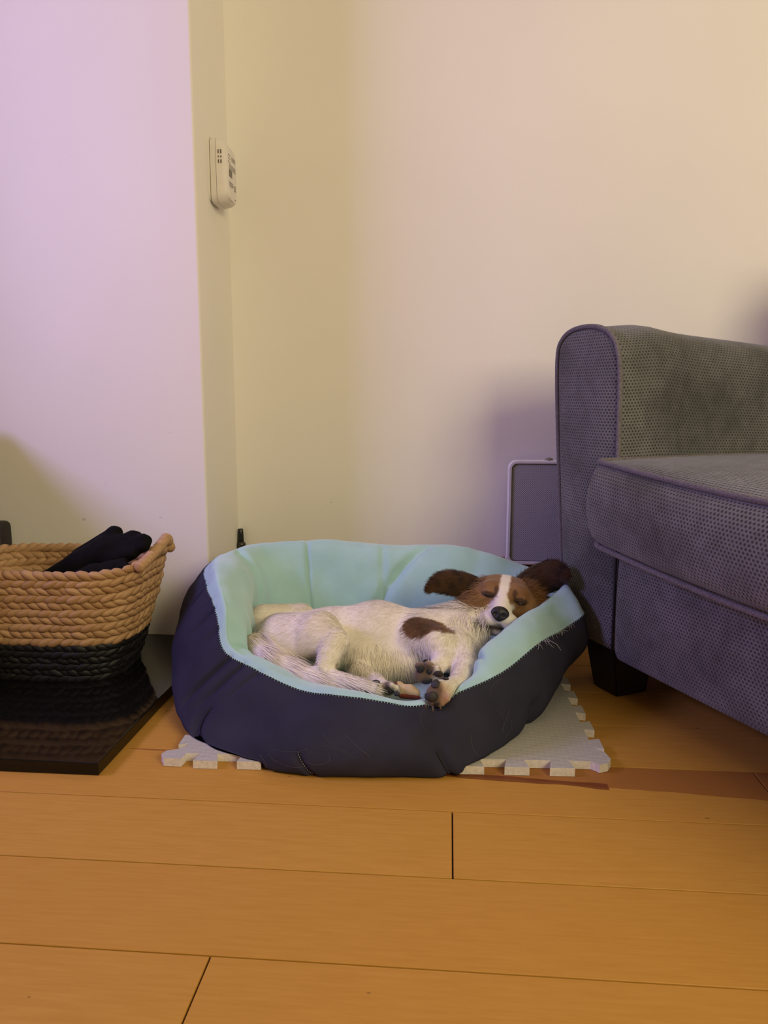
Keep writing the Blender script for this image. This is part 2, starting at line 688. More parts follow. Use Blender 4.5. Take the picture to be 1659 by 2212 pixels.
def fast_mesh(name, V, Q, parent=None):
    off = np.array(wpos(parent))
    me = bpy.data.meshes.new(name)
    V = V - off
    me.vertices.add(len(V))
    me.vertices.foreach_set('co', V.astype(np.float32).ravel())
    k = Q.shape[1]
    me.loops.add(Q.size)
    me.loops.foreach_set('vertex_index', Q.astype(np.int32).ravel())
    me.polygons.add(len(Q))
    me.polygons.foreach_set('loop_start', (np.arange(len(Q)) * k).astype(np.int32))
    me.update(calc_edges=True)
    me.validate()
    return me


def vnoise(P, s, seed=0.0):
    return np.array([noise.noise(Vector((p[0] * s + seed, p[1] * s - seed, p[2] * s + 2 * seed))) for p in P])


# ------------------------------------------------------------------ structure: the room
def wallmat(spots):
    """wall paint with a few scuffs and pin marks at given places"""
    w = m_wall()
    k = NT.__new__(NT)
    k.m, k.t, k.b = w, w.node_tree, w.node_tree.nodes['Principled BSDF']
    lk = k.b.inputs['Base Color'].links[0]
    c = lk.from_socket
    pos = k.n('ShaderNodeNewGeometry').outputs['Position']
    for p, r, a in spots:
        s = k.n('ShaderNodeVectorMath', operation='SUBTRACT')
        k.l(pos, s.inputs[0])
        s.inputs[1].default_value = p
        m = k.mapping(s.outputs[0], (1 / r[0], 1 / r[0], 1 / r[1]))
        ln = k.n('ShaderNodeVectorMath', operation='LENGTH')
        k.l(m, ln.inputs[0])
        d = k.math('ADD', ln.outputs['Value'], k.math('MULTIPLY', k.noise(1.4, 3, m), 0.8))
        f = k.math('MULTIPLY', k.math('SUBTRACT', 1.35, d), a)
        f = k.math('MAXIMUM', k.math('MINIMUM', f, a), 0.0)
        c = k.mix(f, c, (0.25, 0.2, 0.15))
    k.col(c)
    return w


def struct(o):
    o['kind'] = 'structure'
    return o


back_mat = wallmat([((0.0, 1.675, 0.0), (0.001, 0.001), 0.0), ((-0.2588,1.6750,0.2601), (0.0022, 0.0016), 0.9),
                    ((0.1286,1.6750,0.4450), (0.003, 0.002), 0.35), ((-0.3522,1.6750,0.2829), (0.006, 0.001), 0.3)])
chim_mat = wallmat([((-0.7224,1.4560,0.2511), (0.0055, 0.004), 0.55), ((-0.5647,1.4560,0.2570), (0.005, 0.0018), 0.45),
                    ((-0.47, 1.485, 0.168), (0.004, 0.012), 0.4), ((-0.6734,1.4560,0.3230), (0.0012, 0.008), 0.25), ((-0.5404,1.4560,0.4245), (0.016, 0.0012), 0.18)])
struct(boxobj('wall_back', (-0.60, 1.675, -0.05), (2.0, 1.80, 2.5), back_mat))
struct(boxobj('wall_chimney_breast', (-2.5, 1.456, -0.05), (-0.47, 1.80, 2.5), chim_mat, bevel=0.004, seg=3))
struct(boxobj('wall_left', (-2.6, -2.4, -0.05), (-2.5, 1.80, 2.5), M['wall']))
struct(boxobj('wall_right', (2.0, -2.4, -0.05), (2.1, 1.80, 2.5), M['wall']))
struct(boxobj('wall_front', (-2.6, -2.5, -0.05), (2.1, -2.4, 2.5), M['wall']))
struct(boxobj('ceiling', (-2.6, -2.5, 2.5), (2.1, 1.80, 2.6), M['wall']))
struct(boxobj('baseboard_back', (-0.47, 1.652, 0.0), (2.0, 1.675, 0.144), M['skirting'], bevel=0.003))

floor = struct(boxobj('floor', (-2.5, -2.4, -0.05), (2.0, 1.675, -0.0035), M['gap']))
FY = [1.675, 1.526, 1.393, 1.262, 1.131, 0.998, 0.867, 0.737, 0.607, 0.477]
while FY[-1] > -2.35:
    FY.append(FY[-1] - 0.13)
FIX = {5: [0.41], 6: [0.010], 8: [-0.2075], 7: [0.70], 4: [-0.75, 0.72], 3: [0.9], 2: [-0.1]}
nplank = 0
for i in range(len(FY) - 1):
    y1, y0 = FY[i], FY[i + 1]
    js = list(FIX.get(i, [(-0.9 + 0.37 * ((i * 5) % 7))]))
    while js[0] > -1.3:
        js.insert(0, js[0] - 1.22)
    while js[-1] < 0.8:
        js.append(js[-1] + 1.22)
    js = [-2.5] + [j for j in js if -2.4 < j < 1.9] + [2.0]
    for a, b in zip(js, js[1:]):
        g = 0.0009
        o = boxobj('plank', (a + g, y0 + g, -0.012), (b - g, y1 - g, 0.0), M['maple_heart'] if i == 5 else M['maple'], floor, bevel=0.0006, seg=1)
        nplank += 1

hearth = boxobj('hearth_slab', (-2.3, 0.916, 0.0), (-0.4555, 1.456, 0.018), M['granite'], bevel=0.0012, seg=2)
tag(hearth, 'polished black granite hearth slab on the floor below the chimney breast', 'hearth')

# ------------------------------------------------------------------ sofa, angled across the corner
SO = Vector((0.272, 1.232, 0))
sd = Vector((-math.sin(rad(27)), math.cos(rad(27)), 0))      # along the front, towards the far arm
sn = Vector((math.cos(rad(27)), math.sin(rad(27)), 0))       # into the depth of the seat
SW = 0.95


def S(t, n, z):
    return SO + sd * t + sn * n + Vector((0, 0, z))


sofa = empty('sofa', (0.62, 1.0, 0), 'grey dimple-weave fabric sofa with piped arm, standing beside the dog bed', 'sofa')
ARM = [(0.0, 0.085), (0.003, 0.15), (0.008, 0.25), (0.015, 0.36), (0.018, 0.45), (0.020, 0.52), (0.027, 0.562), (0.045, 0.590), (0.075, 0.604),
       (0.112, 0.608), (0.150, 0.604), (0.175, 0.592), (0.187, 0.571), (0.187, 0.52), (0.179, 0.43), (0.169, 0.34), (0.153, 0.2), (0.134, 0.085)]
prof = catmull(ARM, np.linspace(0, len(ARM) - 1, 70), False)


def arm(mirror):
    sg = -1 if mirror else 1
    base = -SW if mirror else 0.0
    pr = prof.copy()
    nrm = np.zeros_like(pr)
    tg = np.gradient(pr, axis=0)
    nrm[:, 0] = -tg[:, 1]
    nrm[:, 1] = tg[:, 0]
    nrm /= np.linalg.norm(nrm, axis=1)[:, None] + 1e-9
    cen = np.array([0.085, 0.33])
    L = np.concatenate([[0], np.cumsum(np.linalg.norm(np.diff(pr, axis=0), axis=1))])
    rings, uvs = [], []
    # domed front cap, rolled edge, long sides
    for sc in (0.0008, 0.3, 0.55, 0.78, 0.92):
        p = cen + (pr - nrm * 0.012 - cen) * sc
        rings.append((p, 0.0005 - 0.010 * (1 - sc**2)))
        uvs.append(p.copy())
    for th in (10, 35, 60, 90):
        p = pr - nrm * 0.012 * (1 - math.sin(rad(th)))
        rings.append((p, 0.012 * (1 - math.cos(rad(th)))))
        uvs.append(np.stack([L, np.full(len(L), 0.012 * th / 90)], 1)[:, ::-1] if th > 50 else p.copy())
    for n in np.linspace(0.03, 0.58, 22):
        rings.append((pr.copy(), n))
        uvs.append(np.stack([np.full(len(L), n), L], 1))
    V, F, UV = [], [], []
    m = len(pr)
    for (p, n), u in zip(rings, uvs):
        for j in range(m):
            t, z = p[j]
            drop = (0.075 * max(0, n - 0.10) - 0.006 * math.exp(-((n - 0.09) / 0.05)**2)) * min(1, max(0, (z - 0.3) / 0.3))
            w = 0.0015 * math.sin(n * 17 + z * 9)
            V.append(S(base + sg * (t + w), n, z - drop))
            UV.append(u[j])
    for i in range(len(rings) - 1):
        for j in range(m - 1):
            F.append((i * m + j, i * m + j + 1, (i + 1) * m + j + 1, (i + 1) * m + j))
        F.append((i * m + m - 1, i * m, (i + 1) * m, (i + 1) * m + m - 1))
    F.append(tuple(range((len(rings) - 1) * m, len(rings) * m)))
    if mirror:
        F = [tuple(reversed(f)) for f in F]
    o = link('arm', pymesh('arm', V, F, sofa, UV), M['weave'], sofa)
    pp = [S(base + sg * (t + nx * 0.001), 0.004, z + nz * 0.001) for (t, z), (nx, nz) in zip(pr, nrm)]
    tube('piping', pp, 0.0042, M['piping'], o, 8)
    return o


arm(False)
arm(True)


def pillow(name, t0, t1, n0, n1, z0, z1, r, parent, shape=None, res=0.018):
    """soft rounded block in sofa coordinates with metric UVs"""
    dim = np.array([t1 - t0, n1 - n0, z1 - z0])
    c = np.array([(t0 + t1) / 2, (n0 + n1) / 2, (z0 + z1) / 2])
    V, F, UV = [], [], []
    for ax in range(3):
        for sgn in (-1, 1):
            u, v = [(1, 2), (0, 2), (0, 1)][ax]
            nu = max(4, int(dim[u] / res))
            nv = max(4, int(dim[v] / res))
            gu = np.sin(np.linspace(-1, 1, nu + 1) * math.pi / 2) * 0.35 + np.linspace(-1, 1, nu + 1) * 0.65
            gv = np.sin(np.linspace(-1, 1, nv + 1) * math.pi / 2) * 0.35 + np.linspace(-1, 1, nv + 1) * 0.65
            b = len(V)
            for a_ in gu:
                for b_ in gv:
                    p = np.zeros(3)
                    p[ax] = sgn * dim[ax] / 2
                    p[u] = a_ * dim[u] / 2
                    p[v] = b_ * dim[v] / 2
                    q = np.clip(p, -(dim / 2 - r), dim / 2 - r)
                    d = p - q
                    ln = np.linalg.norm(d)
                    w = q + d / max(ln, 1e-9) * r
                    if shape:
                        w = shape(w / (dim / 2), w + c) - c
                    w = w + c
                    V.append(S(*w))
                    UV.append((p[u] + ax * 0.37, p[v] + ax * 0.21))
            for i in range(nu):
                for j in range(nv):
                    f = (b + i * (nv + 1) + j, b + (i + 1) * (nv + 1) + j, b + (i + 1) * (nv + 1) + j + 1, b + i * (nv + 1) + j + 1)
                    s = sgn * (1 if ax != 1 else -1)
                    F.append(f if s < 0 else f[::-1])
    # (t, n, z) is a left-handed frame here, so the winding above is mirrored to face outwards
    F = [tuple(f) for f in F]
    return link(name, pymesh(name, V, F, parent, UV), M['weave'], parent)


def bow(t):
    return math.sin(math.pi * min(1, max(0, -t / SW)))


def cushion_shape(q, w):
    w = w.copy()
    f = max(0, -q[1])**3
    w[1] -= f * (0.030 * bow(w[0]) + 0.016 * (1 - q[2]**2))
    cr = (1 - q[0]**2 * 0.9) * (1 - abs(q[1])**3)
    if q[2] > 0:
        w[2] += 0.010 * cr - 0.021 * bow(w[0]) * f
    else:
        w[2] -= 0.021 * bow(w[0]) * f
    w[0] += (1 - q[2]**2) * 0.010 * (1 if q[0] > 0 else -1) * f
    return w


def rail_shape(q, w):
    w = w.copy()
    f = max(0, -q[1])**3
    w[1] -= f * (0.012 * bow(w[0]) + 0.004 * (1 - q[2]**2))
    return w


rail = pillow('base_rail', -SW + 0.002, -0.002, -0.004, 0.50, 0.070, 0.262, 0.014, sofa, rail_shape)
cush = pillow('seat_cushion', -SW + 0.004, 0.004, -0.050, 0.44, 0.264, 0.398, 0.020, sofa, cushion_shape)
for zz, dz in ((0.3955, 0.0), (0.268, 0.0)):
    pts = []
    for t in np.linspace(-SW + 0.03, -0.012, 60):
        b = bow(t)
        pts.append(S(t, -0.0465 - 0.030 * b, zz - 0.020 * b - (0.004 if zz < .3 else 0)))
    e = pts[-1]
    for k_ in range(1, 7):
        an = k_ / 6 * math.pi / 2
        pts.append(S(-0.012 + 0.018 * math.sin(an), -0.0465 + 0.018 * (1 - math.cos(an)), zz - (0.004 if zz < .3 else 0)))
    for n in np.linspace(-0.02, 0.3, 10):
        pts.append(S(0.006, n, zz))
    tube('piping', pts, 0.0046, M['piping'], cush, 8)
pillow('backrest', -SW + 0.002, -0.002, 0.43, 0.57, 0.085, 0.78, 0.04, sofa, None, 0.03)
seam = [S(0.0005, -0.003, z) for z in np.linspace(0.085, 0.265, 12)]
tube('rail_seam', seam, 0.0022, M['thread_dark'], rail, 6)
for (t0, t1) in ((0.003, 0.082), (-SW - 0.003, -SW - 0.082)):
    for (n0, n1) in ((0.004, 0.09), (0.56, 0.47)):
        ti, ni = (0.002 if t0 > 0 else -0.002), 0.011 * (1 if n1 > n0 else -1)
        to = 0.015 * (1 if t1 > t0 else -1)
        T = [(t0, n0), (t1, n0), (t1, n1), (t0, n1)]
        Bm = [(t0 + ti, n0 + ni), (t1 - to, n0 + ni), (t1 - to, n1 - ni), (t0 + ti, n1 - ni)]
        V = [S(t, n, 0.0) for t, n in Bm] + [S(t, n, 0.0705 if n1 > n0 or True else 0.085) for t, n in T]
        V = [S(t, n, 0.0) for t, n in Bm] + [S(t, n, 0.086) for t, n in T]
        bm = bmesh.new()
        vv = [bm.verts.new(v) for v in V]
        for f in ((0, 1, 2, 3), (4, 5, 6, 7), (0, 1, 5, 4), (1, 2, 6, 5), (2, 3, 7, 6), (3, 0, 4, 7)):
            bm.faces.new([vv[i] for i in f])
        bmesh.ops.recalc_face_normals(bm, faces=bm.faces)
        bmesh.ops.bevel(bm, geom=list(bm.edges), offset=0.003, segments=2, affect='EDGES')
        link('leg', bm_mesh('leg', bm, sofa), M['black_wood'], sofa, False)

# ------------------------------------------------------------------ straw basket on the hearth
BC = Vector((-0.683, 1.272, 0.018))
basket = empty('basket', BC, 'braided straw basket with black lower half, standing on the granite hearth', 'basket')
BH = 0.196


def bring(s, h):
    """ring point for perimeter parameter s in [0,1) and height share h; returns point, tangent, outward"""
    h = max(h, 0.0)
    a = 0.118 + (0.180 - 0.118) * h**0.9
    b = 0.080 + (0.114 - 0.080) * h**0.9
    th = 2 * math.pi * s
    e = 2 / 3.4

    def P(t):
        c, q = math.cos(t), math.sin(t)
        x = math.copysign(abs(c)**e, c) * a
        y = math.copysign(abs(q)**e, q) * b
        lift = 0.016 * max(0, c)**6 * h**3
        return BC + Vector((x, y, BH * h + lift))
    p = P(th)
    t = (P(th + 0.02) - P(th - 0.02)).normalized()
    o = Vector((t.y, -t.x, 0)).normalized()
    return p, t, o


# even spacing around the ring
TH = np.linspace(0, 1, 721)
PR = np.array([list(bring(s, 0.7)[0]) for s in TH])
CL = np.concatenate([[0], np.cumsum(np.linalg.norm(np.diff(PR, axis=0), axis=1))])
CL /= CL[-1]


def even(u):
    return float(np.interp(u % 1.0, CL, TH))


def strand_mesh():
    V, F = [], []
    N, R = 7, 7
    for i in range(N):
        x = -1 + 2 * i / (N - 1)
        w = max(0.0, (1 - abs(x)**2.4))**0.75 * (1.0 - 0.18 * x)
        for j in range(R):
            a = 2 * math.pi * j / R
            V.append((x * 0.0170 , math.cos(a) * 0.0058 * (w + 0.04), math.sin(a) * 0.0069 * (w + 0.04)))
    for i in range(N - 1):
        for j in range(R):
            F.append((i * R + j, (i + 1) * R + j, (i + 1) * R + (j + 1) % R, i * R + (j + 1) % R))
    F.append(tuple(range(R)))
    F.append(tuple(reversed(range((N - 1) * R, N * R))))
    me = bpy.data.meshes.new('strand')
    me.from_pydata(V, [], F)
    me.materials.append(M['straw'])
    me.shade_smooth()
    return me, V, F


SM, SV, SF = strand_mesh()
rest = {'straw': ([], []), 'black_straw': ([], [])}
nst = 0
rows_tan, rows_black = 10, 6
for r_ in range(rows_tan + rows_black):
    tan = r_ >= rows_black
    if tan:
        h = 0.345 + (r_ - rows_black + 0.5) / rows_tan * 0.655
    else:
        h = (r_ + 0.5) / rows_black * 0.345
    cnt = int(58 * (0.72 + 0.28 * h))
    for q in range(cnt):
        u = (q + (0.5 if (r_ // 2) % 2 else 0.0) + random.uniform(-0.12, 0.12)) / cnt
        p, t, o = bring(even(u), h)
        up = (Vector((0, 0, 1)) - t * t.z).normalized()
        wall_up = (bring(even(u), min(1, h + 0.03))[0] - bring(even(u), h - 0.03)[0]).normalized()
        out = t.cross(wall_up).normalized()
        if out.dot(o) < 0:
            out = -out
        tilt = rad(21 if r_ % 2 else -21) * random.uniform(0.75, 1.25)
        ax = (t * math.cos(tilt) - wall_up * math.sin(tilt)).normalized()
        ay = out
        az = ax.cross(ay).normalized()
        # strands thicken the wall alternately, the way a plait laps
        pos = p + out * (0.0012 * random.uniform(-1, 1)) + (ay * (0.0 if r_ % 2 else 0.0008))
        sc = random.uniform(0.9, 1.12)
        mtx = Matrix((ax * sc, ay * random.uniform(0.9, 1.1), az * random.uniform(0.95, 1.12))).transposed().to_4x4()
        mtx.translation = pos
        front = (out.y < -0.25 or out.x > 0.3) and pos.x > -0.735
        inner = out.y > 0.3 and r_ >= rows_tan + rows_black - 5 and pos.x > -0.80
        if tan and (front or inner) and nst < 296:
            ob = bpy.data.objects.new('strand', SM)
            COL.objects.link(ob)
            ob.parent = basket
            ob.matrix_basis = Matrix.Translation(-BC) @ mtx
            nst += 1
        else:
            V, F = rest['straw' if tan else 'black_straw']
            b = len(V)
            V += [tuple(mtx @ Vector(v)) for v in SV]
            F += [tuple(i + b for i in f) for f in SF]
for key, nm in (('straw', 'strand_weave'), ('black_straw', 'black_weave')):
    V, F = rest[key]
    o = link(nm, pymesh(nm, V, F, basket), M[key], basket)
    o['kind'] = 'stuff'
# inner wall behind the plait
for nm, h0, h1, mt in (('inner_wall', 0.33, 0.97, 'straw_gap'), ('inner_base', 0.0, 0.34, 'black_straw')):
    V, F = [], []
    hs = np.linspace(h0, h1, 7)
    for h in hs:
        for j in range(72):
            p, t, o = bring(j / 72, h)
            V.append(p)
    for i in range(len(hs) - 1):
        for j in range(72):
            F.append((i * 72 + j, i * 72 + (j + 1) % 72, (i + 1) * 72 + (j + 1) % 72, (i + 1) * 72 + j))
    if h0 == 0.0:
        F.append(tuple(reversed(range(72))))
    link(nm, pymesh(nm, V, F, basket), M[mt], basket)
# wrapped end handles
for sx in (1, -1):
    pts, rr = [], []
    for i in range(160):
        u = i / 159
        y = -0.078 + 0.15 * u
        z = BH + 0.002 + 0.028 * min(u / 0.86, (1 - u) / 0.14 * 1.0)
        x = sx * (0.178 + 0.004 * math.sin(math.pi * u))
        pts.append(BC + Vector((x, y, z)))
        rr.append(0.0062 + 0.0038 * abs(math.sin(u * math.pi * 14))**0.7)
    o = tube('handle', pts, rr, M['straw'], basket, 10)
    pts = [BC + Vector((sx * (0.160 + 0.004 * math.sin(u * 40)), -0.085 + 0.17 * u, BH - 0.004)) for u in np.linspace(0, 1, 30)]

# ------------------------------------------------------------------ fire gloves lying in the basket
def glove(label, prims, lo, hi, worn):
    s = SDF(lo, hi, 0.0028)
    for p in prims:
        s.cone(p[0], p[1], p[2], p[3], 0.006)
    V, Q = s.mesh(1)
    c = V.mean(0)
    e = empty('glove', (c[0], c[1], V[:, 2].min()), label, 'glove', 'black gloves in the straw basket')
    o = link('hand', fast_mesh('hand', V, Q, e), M['glove'], e)
    return e


g1 = [((-0.7130,1.2447,0.1719),0.0112,(-0.6398,1.2609,0.2025),0.0241), ((-0.6398,1.2609,0.2025),0.0241,(-0.5885,1.2702,0.2261),0.0291), ((-0.5885,1.2702,0.2261),0.0291,(-0.5584,1.2727,0.2327),0.0242),
      ((-0.6499,1.2751,0.2207),0.0081,(-0.5822,1.2808,0.2588),0.0106), ((-0.5822,1.2808,0.2588),0.0106,(-0.5757,1.2813,0.2596),0.0090),
      ((-0.5639,1.2673,0.2403),0.0161,(-0.5441,1.2689,0.2517),0.0121), ((-0.5441,1.2689,0.2517),0.0121,(-0.5361,1.2696,0.2526),0.0105),
      ((-0.5540,1.2631,0.2364),0.0160,(-0.5192,1.2560,0.2497),0.0111), ((-0.5192,1.2560,0.2497),0.0111,(-0.5128,1.2565,0.2497),0.0080),
      ((-0.5538,1.2581,0.2309),0.0144,(-0.5140,1.2464,0.2420),0.0095), ((-0.5785,1.2560,0.2162),0.0192,(-0.5351,1.2446,0.2292),0.0103)]
glove('long black suede glove lying on top in the straw basket, fingertips over the rim', g1, (-0.78, 1.10, 0.13), (-0.46, 1.42, 0.31), True)
g2 = [((-0.6512,1.2148,0.1775),0.0155,(-0.5918,1.2198,0.1935),0.0218), ((-0.5918,1.2198,0.1935),0.0218,(-0.5580,1.2226,0.1999),0.0186), ((-0.5580,1.2226,0.1999),0.0171,(-0.5367,1.2194,0.2115),0.0077),
      ((-0.5583,1.2176,0.1979),0.0108,(-0.5346,1.2175,0.2048),0.0062), ((-0.5698,1.2266,0.2092),0.0109,(-0.5435,1.2288,0.2188),0.0070)]
glove('black suede glove tucked underneath the longer glove in the straw basket', g2, (-0.76, 1.08, 0.12), (-0.46, 1.34, 0.27), False)

# ------------------------------------------------------------------ leather pouch at the frame edge
pouch = empty('pouch', (-0.883, 1.425, 0.018), 'dark leather pouch with a copper rivet, standing behind the straw basket', 'pouch')
bm = bmesh.new()
box(bm, (-0.9005, 1.402, 0.018), (-0.866, 1.449, 0.250), 0.012, 4)
link('body', bm_mesh('body', bm, pouch), M['bag'], pouch)
bm = bmesh.new()
box(bm, (-0.892, 1.398, 0.018), (-0.874, 1.404, 0.244), 0.002, 2)
link('strap', bm_mesh('strap', bm, pouch), M['bag'], pouch)
ball('rivet', (-0.8745, 1.3995, 0.226), (0.004, 0.002, 0.004), M['copper'], pouch)

# ------------------------------------------------------------------ unseen stove added left on the hearth to shade the chimney wall
stove = empty('added_stove', (-1.2, 1.2, 0.018), 'unseen black stove added left of the straw basket to shade the chimney breast', 'stove')
boxobj('body', (-1.48, 1.02, 0.075), (-0.905, 1.40, 0.440), M['black_wood'], stove, 0.02, 3)
boxobj('top_plate', (-1.50, 1.0, 0.440), (-0.903, 1.415, 0.458), M['black_wood'], stove, 0.006)
boxobj('door', (-1.42, 1.005, 0.13), (-0.97, 1.02, 0.385), M['lcd'], stove, 0.006)
tube('handle', [(-0.985, 1.0, 0.25), (-0.985, 0.975, 0.26), (-0.985, 0.975, 0.36), (-0.985, 1.0, 0.37)], 0.006, M['copper'], stove)
lathe('flue', [(0.06, 0.0), (0.06, 0.25), (0.06, 1.9)], (-1.2, 1.27, 0.458), M['black_wood'], stove)
for x in (-1.44, -0.95):
    for y in (1.05, 1.36):
        boxobj('leg', (x - 0.02, y - 0.02, 0.018), (x + 0.02, y + 0.02, 0.08), M['black_wood'], stove, 0.004)

# ------------------------------------------------------------------ foam mat
MO = Vector((0.205, 0.984, 0))
MA = rad(2.3)
mx = Vector((math.cos(MA), math.sin(MA), 0))
my = Vector((-math.sin(MA), math.cos(MA), 0))
mat_e = empty('foam_mat', MO - mx * 0.3 + my * 0.3, 'pale grey interlocking foam floor mat lying under the dog bed', 'mat')
ML, TP, TD = 0.560, 0.0595, 0.017


def tooth_edge(n0, length):
    """trapezoid tabs along an edge of given length: list of (along, outward)"""
    out = []
    p = TP
    x = n0
    while x + p * 0.5 < length - 0.01:
        w0, w1 = p * 0.20, p * 0.275
        c = x + p * 0.25
        out += [(c - w0, 0), (c - w1, TD), (c + w1, TD), (c + w0, 0)]
        x += p
    return out


def L(a, b, z):
    return MO - mx * a + my * b + Vector((0, 0, z))


outline = []
# front edge runs leftwards (a), side edges run backwards (b); corner lugs on the right front and left front
fr = tooth_edge(0.036, ML)
rt = tooth_edge(0.030, ML)
pts2 = [(-0.016, 0.030), (-0.019, 0.012), (-0.012, -0.001), (0.0, -0.006), (0.004, -0.001), (0.010, 0.004)]
pts2 += [(a, 0.0 - o) if o else (a, 0.004) for a, o in fr]
pts2 += [(ML - 0.002, 0.004), (ML + 0.001, -0.013), (ML + 0.025, -0.012), (ML + 0.032, 0.0), (ML + 0.028, 0.010), (ML + 0.012, 0.016), (ML + 0.004, 0.026)]
pts2 += [(ML + (o if o else 0.004), b) for b, o in rt]
pts2 += [(ML, ML), (0.0, ML)]
pts2 += [((-o if o else -0.002), b + 0.012) for b, o in reversed(rt)]
bm = bmesh.new()
vb = [bm.verts.new(L(a, b, 0.0005)) for a, b in pts2]
f = bm.faces.new(vb)
r = bmesh.ops.extrude_face_region(bm, geom=[f])
top = [v for v in r['geom'] if isinstance(v, bmesh.types.BMVert)]
bmesh.ops.translate(bm, verts=top, vec=(0, 0, 0.0115))
bm.normal_update()
for fc in bm.faces:
    fc.material_index = 0 if abs(fc.normal.z) > 0.9 else 1
me = bm_mesh('sheet', bm, mat_e)
link('sheet', me, [M['foam'], M['foam_side']], mat_e, False)

# ------------------------------------------------------------------ wall heater behind the sofa
hx0, hx1, hz0, hz1, hy0, hy1 = 0.1265, 0.44, 0.135, 0.360, 1.632, 1.652
heater = empty('heater', ((hx0 + hx1) / 2, 1.652, hz0), 'slim white framed heater with perforated grey front, on the wall behind the sofa arm', 'heater')


def rrect(x0, x1, z0, z1, r, n=7):
    out = []
    for cx_, cz_, a0 in ((x1 - r, z0 + r, -90), (x1 - r, z1 - r, 0), (x0 + r, z1 - r, 90), (x0 + r, z0 + r, 180)):
        for i in range(n):
            a = rad(a0 + 90 * i / (n - 1))
            out.append((cx_ + r * math.cos(a), cz_ + r * math.sin(a)))
    return out


def ringsolid(name, loops, mat, parent, cap_last=False, cap_first=False):
    """loops: list of (list of (x,z), y)"""
    V, F = [], []
    m = len(loops[0][0])
    for lp, y in loops:
        V += [(x, y, z) for x, z in lp]
    for i in range(len(loops) - 1):
        for j in range(m):
            F.append((i * m + j, i * m + (j + 1) % m, (i + 1) * m + (j + 1) % m, (i + 1) * m + j))
    if cap_last:
        F.append(tuple(range((len(loops) - 1) * m, len(loops) * m)))
    if cap_first:
        F.append(tuple(reversed(range(m))))
    bm = bmesh.new()
    vv = [bm.verts.new(v) for v in V]
    for f in F:
        bm.faces.new([vv[i] for i in f])
    return link(name, bm_mesh(name, bm, parent), mat, parent, False)


fw = 0.0075
R0 = rrect(hx0, hx1, hz0, hz1, 0.018)
R1 = rrect(hx0 + 0.002, hx1 - 0.002, hz0 + 0.002, hz1 - 0.002, 0.016)
R2 = rrect(hx0 + fw, hx1 - fw, hz0 + fw, hz1 - fw, 0.012)
ringsolid('frame', [(R0, hy1), (R0, hy0 + 0.002), (R1, hy0), (rrect(hx0 + fw - 0.001, hx1 - fw + 0.001, hz0 + fw - 0.001, hz1 - fw + 0.001, 0.012), hy0), (R2, hy0 + 0.005)], M['white_plastic'], heater, False, True)
gr = ringsolid('grille', [(R2, hy0 + 0.006), (rrect(hx0 + fw + .003, hx1 - fw - .003, hz0 + fw + .003, hz1 - fw - .003, 0.010), hy0 + 0.0035),
                          (rrect(hx0 + fw + .007, hx1 - fw - .007, hz0 + fw + .007, hz1 - fw - .007, 0.008), hy0 + 0.0035)], M['grille'], heater, True)
lathe('dial', [(0.0085, 0.0), (0.009, 0.002), (0.006, 0.0045), (0.0025, 0.006), (0.0, 0.0062)], (0.211, 1.642, hz1 - 0.0005), M['dial'], heater)
boxobj('bracket', (0.20, 1.652, 0.20), (0.36, 1.675, 0.30), M['white_plastic'], heater, 0.002)
for x in (0.15, 0.40):
    boxobj('foot', (x, 1.638, hz0 - 0.004), (x + 0.02, 1.652, hz0 + 0.002), M['white_plastic'], heater, 0.001)
ball('added_glint', (hx0 - 0.0004, 1.640, 0.1485), (0.0016, 0.002, 0.003), M['white_plastic'], heater)  # white dot added as a glint on the frame edge

# ------------------------------------------------------------------ small bottle on the skirting ledge
bx, by, bz = (-0.4620,1.6628,0.1490)[0], 1.6628, 0.144
bottle = empty('bottle', (bx, by, bz), 'small dark glass bottle with a tall black cap, in the wall corner', 'bottle')
lathe('glass', [(0.0095, 0.0), (0.0108, 0.002), (0.0108, 0.021), (0.0095, 0.0245), (0.0068, 0.0265), (0.006, 0.028)], (bx, by, bz), M['bottle_glass'], bottle)
lathe('cap', [(0.0070, 0.0255), (0.0070, 0.030), (0.0062, 0.045), (0.0056, 0.0545), (0.0048, 0.0556)], (bx, by, bz), M['bottle_cap'], bottle)

# ------------------------------------------------------------------ carbon monoxide alarm on the chimney side
ax0 = -0.47
ay0, ay1, az0, az1 = 1.533, 1.605, 0.866, 0.990
alarm = empty('alarm', (ax0, (ay0 + ay1) / 2, az0), 'white plastic gas alarm with a small display, fixed to the side of the chimney breast', 'alarm')


def yz_loft(name, loops, mat, parent, c0=True, c1=True, smooth=False):
    V, F = [], []
    m = len(loops[0][0])
    for lp, x in loops:
        V += [(x, y, z) for y, z in lp]
    for i in range(len(loops) - 1):
        for j in range(m):
            F.append((i * m + j, i * m + (j + 1) % m, (i + 1) * m + (j + 1) % m, (i + 1) * m + j))
    if c0:
        F.append(tuple(reversed(range(m))))
    if c1:
        F.append(tuple(range((len(loops) - 1) * m, len(loops) * m)))
    bm = bmesh.new()
    vv = [bm.verts.new(v) for v in V]
    for f in F:
        bm.faces.new([vv[i] for i in f])
    me = bm_mesh(name, bm, parent)
    o = link(name, me, mat, parent, True)
    me.set_sharp_from_angle(angle=rad(28))
    return o


